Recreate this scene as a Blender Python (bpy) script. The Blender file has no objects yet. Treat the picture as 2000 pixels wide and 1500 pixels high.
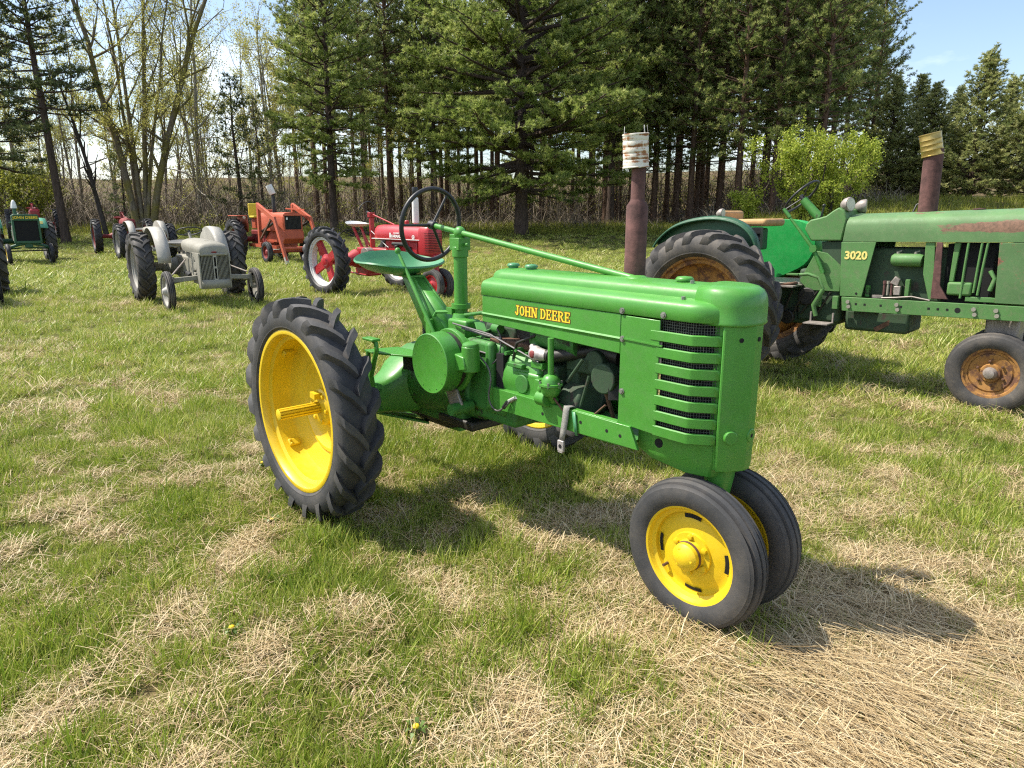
import bpy, bmesh, math, random
import numpy as np
from mathutils import Vector, Matrix
PI = math.pi
SC = bpy.context.scene
COL = SC.collection

# ------------------------------------------------------------------ camera, sky, sun, exposure
FPX, PITCH, CAM_H = 1381.5, 0.239, 1.5776          # focal length in 2000-px units, tilt down, eye height
cam_d = bpy.data.cameras.new('camera')
cam_d.sensor_fit = 'HORIZONTAL'; cam_d.sensor_width = 36.0; cam_d.lens = 36.0 * FPX / 2000.0
cam_d.clip_start = 0.05; cam_d.clip_end = 3000.0
cam = bpy.data.objects.new('camera', cam_d); COL.objects.link(cam)
cam.location = (0, 0, CAM_H); cam.rotation_euler = (PI / 2 - PITCH, 0, 0)
SC.camera = cam

SUN_EL, SUN_AZ = math.radians(55), math.radians(-81)     # azimuth clockwise from +Y (view direction): sun on the left
sun_dir = Vector((math.sin(SUN_AZ) * math.cos(SUN_EL), math.cos(SUN_AZ) * math.cos(SUN_EL), math.sin(SUN_EL)))
sun_d = bpy.data.lights.new('sun', 'SUN'); sun_d.energy = 4.9; sun_d.angle = math.radians(0.5); sun_d.color = (1.0, 0.94, 0.83)
sun = bpy.data.objects.new('sun', sun_d); COL.objects.link(sun)
sun.rotation_euler = sun_dir.to_track_quat('Z', 'Y').to_euler()

world = bpy.data.worlds.new('World'); SC.world = world; world.use_nodes = True
wn, wl = world.node_tree.nodes, world.node_tree.links
wn.clear()
w_out = wn.new('ShaderNodeOutputWorld'); w_bg = wn.new('ShaderNodeBackground'); w_sky = wn.new('ShaderNodeTexSky')
w_sky.sky_type = 'NISHITA'; w_sky.sun_disc = False; w_sky.sun_elevation = SUN_EL; w_sky.sun_rotation = SUN_AZ
w_sky.air_density = 1.0; w_sky.dust_density = 1.2; w_sky.ozone_density = 1.0
w_tc = wn.new('ShaderNodeTexCoord'); w_map = wn.new('ShaderNodeMapping'); w_map.inputs['Scale'].default_value = (1, 1, 3.2)
w_noise = wn.new('ShaderNodeTexNoise'); w_noise.inputs['Scale'].default_value = 2.2; w_noise.inputs['Detail'].default_value = 8; w_noise.inputs['Roughness'].default_value = .58
w_ramp = wn.new('ShaderNodeValToRGB'); w_ramp.color_ramp.elements[0].position = .47; w_ramp.color_ramp.elements[1].position = .72
w_mul = wn.new('ShaderNodeMath'); w_mul.operation = 'MULTIPLY'; w_mul.inputs[1].default_value = .8
w_mix = wn.new('ShaderNodeMixRGB'); w_mix.inputs[2].default_value = (9.0, 9.3, 9.6, 1)
wl.new(w_tc.outputs['Generated'], w_map.inputs['Vector']); wl.new(w_map.outputs[0], w_noise.inputs['Vector'])
wl.new(w_noise.outputs['Fac'], w_ramp.inputs[0]); wl.new(w_ramp.outputs[0], w_mul.inputs[0]); wl.new(w_mul.outputs[0], w_mix.inputs[0])
wl.new(w_sky.outputs[0], w_mix.inputs[1]); wl.new(w_mix.outputs[0], w_bg.inputs[0])
w_bg.inputs[1].default_value = 0.14
wl.new(w_bg.outputs[0], w_out.inputs[0])

SC.view_settings.view_transform = 'Standard'; SC.view_settings.look = 'None'
SC.view_settings.exposure = 0.68; SC.view_settings.gamma = 1.0; SC.view_settings.use_curve_mapping = False
SC.render.engine = 'CYCLES'
SC.cycles.max_bounces = 5; SC.cycles.diffuse_bounces = 2; SC.cycles.glossy_bounces = 3; SC.cycles.transmission_bounces = 4
SC.cycles.caustics_reflective = False; SC.cycles.caustics_refractive = False
SC.cycles.sample_clamp_indirect = 6.0
SC.cycles.filter_width = 1.2
SC.cycles.use_denoising = False
SC.cycles.use_adaptive_sampling = True; SC.cycles.adaptive_threshold = 0.015

# ------------------------------------------------------------------ pixel -> ground helper (only for directions)
def px_ground(px, py, z=0.0):
    u = (px - 1000) / FPX; v = (py - 750) / FPX
    s, c = math.sin(PITCH), math.cos(PITCH)
    d = (u, c - v * s, -s - v * c)
    t = (z - CAM_H) / d[2]
    return (d[0] * t, d[1] * t)
def px_at(px, y):
    """world x of the image column px for a thing standing y metres ahead (on level ground)"""
    return (px - 1000) / FPX * (y * math.cos(PITCH) + CAM_H * math.sin(PITCH))

# ------------------------------------------------------------------ materials
MATS = {}
def node(nt, t, **kw):
    n = nt.nodes.new(t)
    for k, v in kw.items():
        if k.startswith('i_'):
            n.inputs[k[2:].replace('_', ' ')].default_value = v
        else: setattr(n, k, v)
    return n
def new_mat(name):
    m = bpy.data.materials.new(name); m.use_nodes = True
    nt = m.node_tree; nt.nodes.clear()
    out = nt.nodes.new('ShaderNodeOutputMaterial'); b = nt.nodes.new('ShaderNodeBsdfPrincipled')
    nt.links.new(b.outputs[0], out.inputs[0])
    MATS[name] = m
    return m, nt, b, out
def c4(c): return (c[0], c[1], c[2], 1)
def noise(nt, scale, detail=5, rough=.6, coord='Object', vec=None, dim=None):
    n = nt.nodes.new('ShaderNodeTexNoise'); n.inputs['Scale'].default_value = scale
    n.inputs['Detail'].default_value = detail; n.inputs['Roughness'].default_value = rough
    if vec is None:
        tc = nt.nodes.new('ShaderNodeTexCoord'); vec = tc.outputs[coord]
    nt.links.new(vec, n.inputs['Vector'])
    return n.outputs['Fac']
def ramp(nt, fac, stops):
    r = nt.nodes.new('ShaderNodeValToRGB'); cr = r.color_ramp
    while len(cr.elements) < len(stops): cr.elements.new(.5)
    for e, (p, c) in zip(cr.elements, stops):
        e.position = p; e.color = c4(c) if len(c) == 3 else c
    nt.links.new(fac, r.inputs[0]); return r.outputs[0]
def mix(nt, fac, a, b, mode='MIX'):
    n = nt.nodes.new('ShaderNodeMixRGB'); n.blend_type = mode
    for i, x in enumerate((fac, a, b)):
        if hasattr(x, 'links'): nt.links.new(x, n.inputs[i])
        else: n.inputs[i].default_value = x if i == 0 else c4(x)
    return n.outputs[0]
def bump(nt, b, h, strength=.2, dist=.01):
    n = nt.nodes.new('ShaderNodeBump'); n.inputs['Strength'].default_value = strength; n.inputs['Distance'].default_value = dist
    nt.links.new(h, n.inputs['Height']); nt.links.new(n.outputs[0], b.inputs['Normal'])
G1 = (0, 0, 0); W1 = (1, 1, 1)
def paint(name, col, rough=.35, dirt=.25, dirtcol=(.16, .13, .09), rust=0.0, rustcol=(.16, .06, .03), coat=.0, spec=.5, wear=1.0, bumpy=.06):
    """sheet-metal paint: faded blotches, fine dust, optional rust patches"""
    m, nt, b, out = new_mat(name)
    n1 = noise(nt, 3.0, 6, .65); n2 = noise(nt, 26.0, 6, .7); n3 = noise(nt, 9.0, 8, .7)
    dark = tuple(c * .82 for c in col); lite = tuple(min(1, c * 1.1 + .006) for c in col)
    c = ramp(nt, n1, [(.3, dark), (.7, lite)])
    f = ramp(nt, n2, [(.5, G1), (.8, (dirt, dirt, dirt))])
    c = mix(nt, f, c, dirtcol)
    r = ramp(nt, n2, [(.3, (rough, rough, rough)), (.8, (min(1, rough + .3 * wear),) * 3)])
    if rust > 0:
        f2 = ramp(nt, n3, [(.66 - .3 * rust, G1), (.72 - .25 * rust, W1)])
        rc = ramp(nt, n2, [(.3, tuple(x * .6 for x in rustcol)), (.7, tuple(x * 1.5 for x in rustcol))])
        c = mix(nt, f2, c, rc); r = mix(nt, f2, r, (.85, .85, .85))
    nt.links.new(c, b.inputs['Base Color']); nt.links.new(r, b.inputs['Roughness'])
    b.inputs['Specular IOR Level'].default_value = spec; b.inputs['Coat Weight'].default_value = coat; b.inputs['Coat Roughness'].default_value = .15
    bump(nt, b, n1 if bumpy < .1 else n3, bumpy, .02)
    return m
def plain(name, col, rough=.6, metal=0.0, var=.25, scale=20, bumps=.15):
    m, nt, b, out = new_mat(name)
    n = noise(nt, scale, 6, .7)
    c = ramp(nt, n, [(.3, tuple(x * (1 - var) for x in col)), (.7, tuple(min(1, x * (1 + var)) for x in col))])
    nt.links.new(c, b.inputs['Base Color']); b.inputs['Roughness'].default_value = rough; b.inputs['Metallic'].default_value = metal
    if bumps: bump(nt, b, n, bumps, .005)
    return m
def rubber(name, col, dust=(.17, .14, .105), amount=.5, rough=.7):
    m, nt, b, out = new_mat(name)
    n1 = noise(nt, 5, 6, .65); n2 = noise(nt, 45, 5, .7)
    c = ramp(nt, n1, [(.3, tuple(x * .75 for x in col)), (.7, tuple(x * 1.3 for x in col))])
    f = ramp(nt, n1, [(.42, G1), (.75, (amount,) * 3)])
    f2 = mix(nt, 1.0, f, ramp(nt, n2, [(.3, (.2,) * 3), (.7, W1)]), 'MULTIPLY')
    c = mix(nt, f2, c, dust)
    nt.links.new(c, b.inputs['Base Color']); b.inputs['Roughness'].default_value = rough; b.inputs['Specular IOR Level'].default_value = .4
    bump(nt, b, n2, .25, .004)
    return m

paint('gloss_green', (.062, .262, .029), .34, .16, (.17, .16, .09), coat=.15, bumpy=.09)
paint('gloss_green_dirty', (.045, .20, .03), .45, .65, (.055, .045, .028), wear=1.2, rust=.30, rustcol=(.035, .032, .02))
paint('engine_grime', (.028, .062, .026), .6, .7, (.05, .045, .035), rust=.35, rustcol=(.05, .04, .03))
paint('worn_hood', (.10, .205, .07), .5, .35, (.25, .23, .15))
paint('faded_green', (.08, .17, .055), .55, .5, (.20, .18, .12), rust=.30, rustcol=(.22, .09, .06))
paint('faded_green_clean', (.078, .20, .05), .5, .6, (.17, .15, .10), rust=.12, rustcol=(.09, .06, .04))
paint('sunlit_bright_green', (.012, .29, .055), .3, .1)  # far fender paint, brightened to look sunlit
paint('dark_green', (.015, .085, .035), .4, .3)
paint('mint_green', (.12, .38, .24), .4, .3)
paint('gloss_yellow', (.72, .49, .008), .36, .14, (.34, .22, .03), coat=.15, bumpy=.09)
paint('rusty_yellow', (.34, .165, .04), .7, .8, (.10, .05, .03), rust=.62, rustcol=(.12, .055, .03))
paint('bright_red', (.42, .014, .02), .33, .15, (.2, .06, .05), coat=.2)
paint('dull_red', (.22, .022, .022), .5, .3)
paint('orange_paint', (.44, .085, .035), .5, .25, (.3, .12, .06), rust=.08)
paint('pale_grey', (.27, .255, .205), .55, .5, (.16, .13, .09))
paint('pale_fender', (.38, .36, .31), .45, .2, (.3, .25, .2))
paint('engine_red', (.36, .035, .025), .5, .3)
paint('silver_rim', (.36, .345, .31), .45, .4, (.25, .2, .15), rust=.1)
paint('white_paint', (.72, .70, .64), .5, .25, (.35, .27, .18), rust=.2, rustcol=(.28, .11, .04), bumpy=.15)
paint('white_clean', (.74, .73, .70), .45, .25, (.3, .25, .2))
paint('seat_yellow', (.62, .48, .03), .45, .2)
paint('seat_green', (.06, .24, .10), .32, .12, coat=.2)
rubber('tire_rubber', (.048, .048, .050), amount=.5)
rubber('tire_dusty', (.055, .052, .05), (.2, .165, .125), .75)
rubber('tire_dark', (.03, .03, .033), amount=.4, rough=.55)
plain('rust_pipe', (.105, .048, .042), .88, 0, .55, 14, .6)
plain('rust_brown', (.12, .06, .035), .9, 0, .5, 18, .4)
plain('black_iron', (.018, .018, .019), .45, 0, .3, 20, .1)
plain('black_hole', (.006, .006, .006), .9, 0, .2, 20, 0)
plain('grease_and_shade', (.022, .02, .016), .55, 0, .6, 16, .3)  # greasy parts, and the hose darkened for shade under the hood
plain('wire_grey', (.10, .09, .09), .5)
plain('screen_wire', (.12, .13, .11), .5, .2)
plain('bolt_steel', (.30, .31, .27), .45, .7, .3, 60)
plain('aluminium', (.46, .42, .40), .55, .4, .4, 25, .4)
plain('tan_cushion', (.46, .27, .11), .7, 0, .2, 9, .3)
plain('strap_web', (.23, .225, .20), .9, 0, .3, 120, .4)
plain('gold_tin', (.50, .36, .12), .35, .75, .2, 8, .05)
plain('lamp_glass', (.55, .52, .40), .15, 0, .2, 10, 0)
plain('lamp_body', (.30, .26, .23), .5, .3, .4, 14, .1)
plain('decal_yellow', (.86, .62, .03), .5, 0, .05, 8, 0)
plain('decal_dark', (.16, .05, .015), .5, 0, .1, 8, 0)
plain('decal_pale', (.75, .62, .18), .6, 0, .25, 60, 0)
plain('decal_white', (.78, .76, .72), .5, 0, .05, 8, 0)

# ------------------------------------------------------------------ mesh builder
class MB:
    def __init__(s): s.v = []; s.f = []
    def add(s, vs, fs):
        o = len(s.v); s.v += [tuple(map(float, p)) for p in vs]; s.f += [tuple(i + o for i in f) for f in fs]; return s
    def box(s, c, d, R=None, taper=1.0):
        hx, hy, hz = d[0] / 2, d[1] / 2, d[2] / 2
        P = [(-hx, -hy, -hz), (hx, -hy, -hz), (hx, hy, -hz), (-hx, hy, -hz)]
        P += [(x * taper, y * taper, hz) for x, y, _ in P]
        if R is not None: P = [R @ Vector(p) for p in P]
        return s.add([(p[0] + c[0], p[1] + c[1], p[2] + c[2]) for p in P],
                     [(3, 2, 1, 0), (4, 5, 6, 7), (0, 1, 5, 4), (1, 2, 6, 5), (2, 3, 7, 6), (3, 0, 4, 7)])
    def bar(s, a, b, w, h, up=(0, 0, 1)):
        """rectangular bar from a to b, w across, h along 'up'"""
        a, b = Vector(a), Vector(b); d = (b - a); L = d.length; d.normalize()
        up = Vector(up); sd = d.cross(up)
        if sd.length < 1e-4: sd = d.cross(Vector((1, 0, 0)))
        sd.normalize(); up = sd.cross(d)
        R = Matrix((d, sd, up)).transposed()
        return s.box((a + b) / 2, (L, w, h), R)
    def prism(s, poly, plane, a0, a1):
        ix = {'xz': (0, 2, 1), 'xy': (0, 1, 2), 'yz': (1, 2, 0)}[plane]; n = len(poly); V = []
        for a in (a0, a1):
            for p in poly:
                q = [0, 0, 0]; q[ix[0]] = p[0]; q[ix[1]] = p[1]; q[ix[2]] = a; V.append(q)
        F = [tuple(range(n)), tuple(range(2 * n - 1, n - 1, -1))] + [(i, i + n, (i + 1) % n + n, (i + 1) % n) for i in range(n)]
        return s.add(V, F)
    def tube(s, pts, r, n=10, cap=True, closed=False):
        pts = [Vector(p) for p in pts]; m = len(pts); rr = r if hasattr(r, '__len__') else [r] * m
        V = []; prev = None
        for i, p in enumerate(pts):
            if closed: t = pts[(i + 1) % m] - pts[i - 1]
            else: t = pts[min(i + 1, m - 1)] - pts[max(i - 1, 0)]
            t.normalize()
            if prev is None:
                a = Vector((0, 0, 1)) if abs(t.z) < .9 else Vector((1, 0, 0)); u = t.cross(a).normalized()
            else:
                u = (prev - t * prev.dot(t)).normalized()
            prev = u; w = t.cross(u)
            for k in range(n):
                an = 2 * PI * k / n; V.append(p + (u * math.cos(an) + w * math.sin(an)) * rr[i])
        F = []
        for i in range(m if closed else m - 1):
            j = (i + 1) % m
            for k in range(n):
                k2 = (k + 1) % n; F.append((i * n + k, i * n + k2, j * n + k2, j * n + k))
        if cap and not closed: F += [tuple(range(n - 1, -1, -1)), tuple((m - 1) * n + k for k in range(n))]
        return s.add(V, F)
    def lathe(s, prof, n=32, axis='y', c=(0, 0, 0), a0=0.0, a1=2 * PI, loop=False):
        V = []; full = abs(a1 - a0 - 2 * PI) < 1e-6; na = n if full else n + 1
        for i in range(na):
            a = a0 + (a1 - a0) * i / n; ca, sa = math.cos(a), math.sin(a)
            for h, r in prof:
                p = {'y': (r * ca, h, r * sa), 'z': (r * ca, r * sa, h), 'x': (h, r * ca, r * sa)}[axis]
                V.append((p[0] + c[0], p[1] + c[1], p[2] + c[2]))
        m = len(prof); F = []
        for i in range(n):
            j = (i + 1) % na
            for k in range(m if loop else m - 1):
                k2 = (k + 1) % m; F.append((i * m + k, i * m + k2, j * m + k2, j * m + k))
        return s.add(V, F)
    def grid(s, rows, wrap=False):
        m = len(rows[0]); V = [p for r in rows for p in r]; F = []
        for i in range(len(rows) - 1):
            for k in range(m if wrap else m - 1):
                k2 = (k + 1) % m; F.append((i * m + k, i * m + k2, (i + 1) * m + k2, (i + 1) * m + k))
        return s.add(V, F)
    def ball(s, c, r, n=14, m=8, lo=-PI / 2, hi=PI / 2, axis='z'):
        rx, ry, rz = r if hasattr(r, '__len__') else (r, r, r); V = []; F = []
        for i in range(m + 1):
            b = lo + (hi - lo) * i / m
            for k in range(n):
                a = 2 * PI * k / n; p = (math.cos(b) * math.cos(a), math.cos(b) * math.sin(a), math.sin(b))
                if axis == 'y': p = (p[0], -p[2], p[1])
                if axis == 'x': p = (p[2], p[1], -p[0])
                V.append((c[0] + rx * p[0], c[1] + ry * p[1], c[2] + rz * p[2]))
        for i in range(m):
            for k in range(n):
                k2 = (k + 1) % n; F.append((i * n + k, i * n + k2, (i + 1) * n + k2, (i + 1) * n + k))
        return s.add(V, F)
    def mirror_y(s):
        o = len(s.v); s.v += [(x, -y, z) for x, y, z in s.v]; s.f += [tuple(i + o for i in reversed(f)) for f in s.f]; return s
    def mesh(s, name, mat, smooth=35):
        me = bpy.data.meshes.new(name); me.from_pydata(s.v, [], s.f); me.validate()
        bm = bmesh.new(); bm.from_mesh(me); bmesh.ops.remove_doubles(bm, verts=bm.verts, dist=1e-5)
        bmesh.ops.recalc_face_normals(bm, faces=bm.faces); bm.to_mesh(me); bm.free()
        me.materials.append(MATS[mat])
        if smooth:
            me.polygons.foreach_set('use_smooth', [True] * len(me.polygons)); me.set_sharp_from_angle(angle=math.radians(smooth))
        return me
    def build(s, name, mat, parent=None, smooth=35, bevel=0.0, seg=2, thick=0.0):
        o = obj_from(name, s.mesh(name, mat, smooth), parent)
        if thick:
            t = o.modifiers.new('thickness', 'SOLIDIFY'); t.thickness = thick; t.offset = 0
        if bevel:
            b = o.modifiers.new('bevel', 'BEVEL'); b.width = bevel; b.segments = seg; b.limit_method = 'ANGLE'; b.angle_limit = math.radians(40); b.harden_normals = False
        return o
def obj_from(name, me, parent=None, loc=None, rot=None):
    o = bpy.data.objects.new(name, me); COL.objects.link(o)
    if parent is not None: o.parent = parent
    if loc is not None: o.location = loc
    if rot is not None: o.rotation_euler = rot
    return o
def tag(o, label=None, cat=None, group=None, kind=None):
    if label: o['label'] = label
    if cat: o['category'] = cat
    if group: o['group'] = group
    if kind: o['kind'] = kind
    return o
def thing(name, label, cat, loc=(0, 0, 0), rz=0.0, group=None, tilt=0.0):
    o = bpy.data.objects.new(name, None); COL.objects.link(o)
    o.location = loc; o.rotation_euler = (0, tilt, rz); o.empty_display_size = .2
    return tag(o, label, cat, group)
def part_empty(name, parent, loc=(0, 0, 0), rot=(0, 0, 0)):
    o = bpy.data.objects.new(name, None); COL.objects.link(o); o.parent = parent; o.location = loc; o.rotation_euler = rot
    o.empty_display_size = .05
    return o
def copy_tree(o, parent=None):
    c = o.copy(); COL.objects.link(c); c.parent = parent
    for ch in list(o.children): copy_tree(ch, c)
    return c
def text_mesh(txt, size, mat, bold=0.0, extrude=.0015):
    cu = bpy.data.curves.new('text', 'FONT'); cu.body = txt; cu.size = size; cu.offset = bold; cu.extrude = extrude
    cu.align_x = 'CENTER'; cu.align_y = 'CENTER'; cu.resolution_u = 3
    o = bpy.data.objects.new('text', cu); COL.objects.link(o)
    dg = bpy.context.evaluated_depsgraph_get(); me = bpy.data.meshes.new_from_object(o.evaluated_get(dg))
    COL.objects.unlink(o); bpy.data.objects.remove(o); bpy.data.curves.remove(cu)
    me.materials.clear(); me.materials.append(MATS[mat])
    return me

# ------------------------------------------------------------------ wheels (axis along y, outer face towards -y)
def tire_profile(R, rr, w, inset=0.0):
    Rc = R - inset; h = Rc - rr; hw = w / 2
    half = [(.30, 0.0), (.40, .06), (.455, .18), (.472, .195), (.47, .225), (.475, .25), (.50, .42), (.495, .62), (.46, .80), (.41, .91), (.33, .965), (.2, .99), (.0, 1.0)]
    L = [(-y * w, rr + t * h) for y, t in half]; Rr = [(y * w, rr + t * h) for y, t in reversed(half[:-1])]
    return L + Rr
def lug_tire(R, rr, w, n=20, lug_h=.036, lug_w=.036, sweep=.24, curve=.03, name='tire', mat='tire_rubber', nl=64):
    mb = MB(); Rc = R - lug_h
    prof = tire_profile(R, rr, w, lug_h); mb.lathe(prof, nl)
    # lug path: s from just past the centre line out over the shoulder and down the sidewall
    st = [(-.05, 1.0), (.10, 1.0), (.24, .995), (.36, .965), (.44, .90), (.495, .79), (.515, .66)]
    for side in (-1, 1):
        for i in range(n):
            a0 = 2 * PI * (i + (.5 if side > 0 else 0)) / n; rows = []
            for k, (yy, t) in enumerate(st):
                q = k / (len(st) - 1); a = a0 + sweep * (q ** .85) + curve * math.sin(q * PI)
                base = rr + t * (Rc - rr); taper = 1.0 if k < 5 else (.72 if k == 5 else .2)
                top = base + lug_h * taper; y0 = side * yy * w
                yo = side * (yy * w + (.010 * taper if k >= 3 else 0))
                hw = lug_w / 2 * (1.0 + .35 * q); ln = (base - .012)
                row = []
                for da, r, y in ((-hw * 1.25, ln, y0 * .97), (-hw * .85, top, yo), (hw * .85, top, yo), (hw * 1.25, ln, y0 * .97)):
                    b = a + da / R; row.append((r * math.cos(b), y, r * math.sin(b)))
                rows.append(row)
            mb.grid(rows)
            mb.add(rows[0], [(0, 1, 2, 3)]); mb.add(rows[-1], [(3, 2, 1, 0)])
    return mb.mesh(name, mat, 40)
def rib_tire(R, rr, w, ribs=(.0, .17, .34), groove=.012, name='tire', mat='tire_rubber', nl=56):
    h = R - rr
    pts = [(.30, 0), (.40, .05), (.47, .2), (.50, .42), (.49, .6), (.46, .70), (.455, .735), (.44, .75), (.40, .86)]
    half = [(y * w, rr + t * h) for y, t in pts]
    g = groove
    half += [(.345 * w, R - .022 * R / .3), (.335 * w, R - .022 * R / .3 - g * .4), (.30 * w, R - .014 * R / .3 - g), (.27 * w, R - .010 * R / .3),
             (.15 * w, R - .003), (.13 * w, R - .003 - g), (.095 * w, R - .002 - g), (.075 * w, R - .001), (0, R)]
    prof = [(-y, r) for y, r in half] + [(y, r) for y, r in reversed(half[:-1])]
    return MB().lathe(prof, nl).mesh(name, mat, 28)
def rim_ring(rr, w, mat, name='rim', nl=56, depth=.05):
    p = [(-.34 * w, rr + .004), (-.37 * w, rr + .014), (-.385 * w, rr + .012), (-.385 * w, rr), (-.36 * w, rr - .014), (-.27 * w, rr - .02), (-.24 * w, rr - depth),
         (.24 * w, rr - depth), (.27 * w, rr - .02), (.36 * w, rr - .014), (.385 * w, rr), (.385 * w, rr + .012), (.34 * w, rr + .004)]
    return MB().lathe(p, nl).mesh(name, mat, 45)
def bolts(mb, c, y, r, n, br, h, a0=0.0, sides=6):
    for i in range(n):
        a = a0 + 2 * PI * i / n
        mb.lathe([(y + h * .0 + .004, 0), (y + .004, br), (y - h, br), (y - h * 1.1, br * .7), (y - h * 1.1, 0)], sides, 'y', (c[0] + r * math.cos(a), c[1], c[2] + r * math.sin(a)))
    return mb

# rust scraped through the paint along the front of the worn hood, and thin vertical runs
def add_hood_rust():
    nt = MATS['worn_hood'].node_tree; bs = [n for n in nt.nodes if n.type == 'BSDF_PRINCIPLED'][0]
    src = bs.inputs['Base Color'].links[0].from_socket
    tc = nt.nodes.new('ShaderNodeTexCoord'); mp = node(nt, 'ShaderNodeMapping'); mp.inputs['Scale'].default_value = (2.2, 2.2, 7.0); nt.links.new(tc.outputs['Object'], mp.inputs[0])
    n1 = noise(nt, 1.6, 7, .68, vec=mp.outputs[0]); n2 = noise(nt, 40, 4, .7)
    sp = node(nt, 'ShaderNodeSeparateXYZ'); nt.links.new(tc.outputs['Object'], sp.inputs[0])
    def band(sock, a, b_, c, d):
        r = node(nt, 'ShaderNodeMapRange'); r.interpolation_type = 'SMOOTHSTEP'; nt.links.new(sock, r.inputs[0]); r.inputs[1].default_value = a; r.inputs[2].default_value = b_
        q = node(nt, 'ShaderNodeMapRange'); q.interpolation_type = 'SMOOTHSTEP'; nt.links.new(sock, q.inputs[0]); q.inputs[1].default_value = d; q.inputs[2].default_value = c
        m = node(nt, 'ShaderNodeMath', operation='MULTIPLY'); nt.links.new(r.outputs[0], m.inputs[0]); nt.links.new(q.outputs[0], m.inputs[1]); return m.outputs[0]
    mk = node(nt, 'ShaderNodeMath', operation='MULTIPLY'); nt.links.new(band(sp.outputs['X'], 1.55, 2.25, 2.6, 2.9), mk.inputs[0]); nt.links.new(band(sp.outputs['Z'], 1.44, 1.50, 1.53, 1.58), mk.inputs[1])
    ad = node(nt, 'ShaderNodeMath', operation='MULTIPLY_ADD'); nt.links.new(mk.outputs[0], ad.inputs[0]); ad.inputs[1].default_value = .31; nt.links.new(n1, ad.inputs[2])
    f = ramp(nt, ad.outputs[0], [(.64, G1), (.70, (.85, .85, .85))])
    rc = ramp(nt, n2, [(.3, (.12, .05, .04)), (.7, (.30, .14, .10))])
    nt.links.new(mix(nt, f, src, rc), bs.inputs['Base Color'])
add_hood_rust()
# ------------------------------------------------------------------ ground
def sstep(a, b, x):
    t = np.clip((np.asarray(x, float) - a) / (b - a), 0, 1); return t * t * (3 - 2 * t)
_rs = np.random.RandomState(11); _lat = _rs.rand(256, 256)
def vnoise(x, y):
    x = np.asarray(x, float); y = np.asarray(y, float)
    xi = np.floor(x).astype(int); yi = np.floor(y).astype(int); fx = x - xi; fy = y - yi
    fx = fx * fx * (3 - 2 * fx); fy = fy * fy * (3 - 2 * fy)
    L = lambda i, j: _lat[i % 256, j % 256]
    return (L(xi, yi) * (1 - fx) + L(xi + 1, yi) * fx) * (1 - fy) + (L(xi, yi + 1) * (1 - fx) + L(xi + 1, yi + 1) * fx) * fy
def fbm(x, y, o=4):
    s = 0; a = 1; t = 0
    for i in range(o):
        s = s + a * vnoise(x * 2 ** i + 17.3 * i, y * 2 ** i + 9.1 * i); t += a; a *= .5
    return s / t
def gz(x, y):
    x = np.asarray(x, float); y = np.asarray(y, float)
    z = -.085 * np.exp(-((x - 4.0) ** 2 + (y - 7.4) ** 2) / 9.0)
    z = z - .05 * sstep(12, 18, y)
    z = z + .85 * sstep(27, 42, y) + sstep(26, 42, y) * sstep(8, 21, x) * 1.5
    z = z + sstep(55, 140, y + 15 * (fbm(x / 40, y / 40, 3) - .5)) * (7.0 + 3.5 * (fbm(x / 60 + 3, y / 60) - .5))
    z = z + (fbm(x * 1.3, y * 1.3, 3) - .5) * .045 * sstep(1.5, 3, np.hypot(x - .3, y - 3.2)) * (1 + .5 * sstep(20, 40, y))
    return z
DRY = [(1100, 1020, .45, .2, 1.), (1330, 1010, .35, .15, .9), (1050, 1060, .4, .12, .7), (1750, 1330, .55, .5, 1.), (1950, 1250, .6, .5, .9), (1500, 1420, .5, .25, .9), (1650, 980, .5, .35, .7),
       (1850, 1130, .5, .3, .9), (1400, 1290, .35, .14, .8), (950, 1400, .3, .25, .5), (500, 1120, .25, .12, .8), (450, 1240, .16, .12, .9), (220, 1340, .25, .18, .6), (200, 870, .45, .18, 1.),
       (240, 930, .3, .18, 1.), (400, 740, .8, .25, .9), (290, 600, 1.2, .45, .9), (120, 600, 1.0, .35, .9), (720, 630, .9, .35, .9), (430, 850, .4, .2, .8), (20, 690, .5, .3, .9), (60, 960, .3, .2, .7),
       (580, 900, .25, .3, .6), (1560, 1180, .3, .15, .8), (1240, 1180, .25, .2, .6), (700, 800, .6, .4, .5), (1750, 1430, .6, .25, 1.), (1150, 1480, .4, .15, .7), (620, 1210, .2, .1, .5), (850, 1350, .2, .15, .5)]
WET = [(190, 1060, .45, .16, 1.), (150, 720, .5, .25, .8), (1000, 900, .6, .4, .9), (620, 1130, .35, .2, .6), (850, 1100, .4, .15, .7), (80, 1180, .4, .25, .8), (1120, 900, .5, .3, .8), (350, 1010, .4, .2, .7),
       (150, 540, 2., 1.5, .8), (1750, 640, 1.5, 1.2, .6), (1850, 850, .6, .6, .5), (420, 600, 1.5, .6, .6), (1050, 470, 6, 5, .5), (700, 1300, .3, .2, .5), (1100, 1330, .25, .15, .4), (800, 850, .6, .5, .4)]
_D = [(px_ground(a, b), c, d, e * (.45 if a < 1000 and b > 1000 else 1.0)) for a, b, c, d, e in DRY]; _W = [(px_ground(a, b), c, d, e) for a, b, c, d, e in WET]
def dryness(x, y):
    r = np.hypot(x, y)
    v = .30 + .55 * (fbm(x * .9 + 5, y * .9 + 2, 4) - .5) + 1.1 * (fbm(x * 4.6, y * 4.6, 2) - .5)
    for (c, rx, ry, s) in _D: v = v + .30 * s * np.exp(-(((x - c[0]) / rx) ** 2 + ((y - c[1]) / ry) ** 2))
    for (c, rx, ry, s) in _W: v = v - .34 * s * np.exp(-(((x - c[0]) / rx) ** 2 + ((y - c[1]) / ry) ** 2))
    v = v - .16 * sstep(6, 16, r) 
    return np.clip(v, 0, .78)
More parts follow.
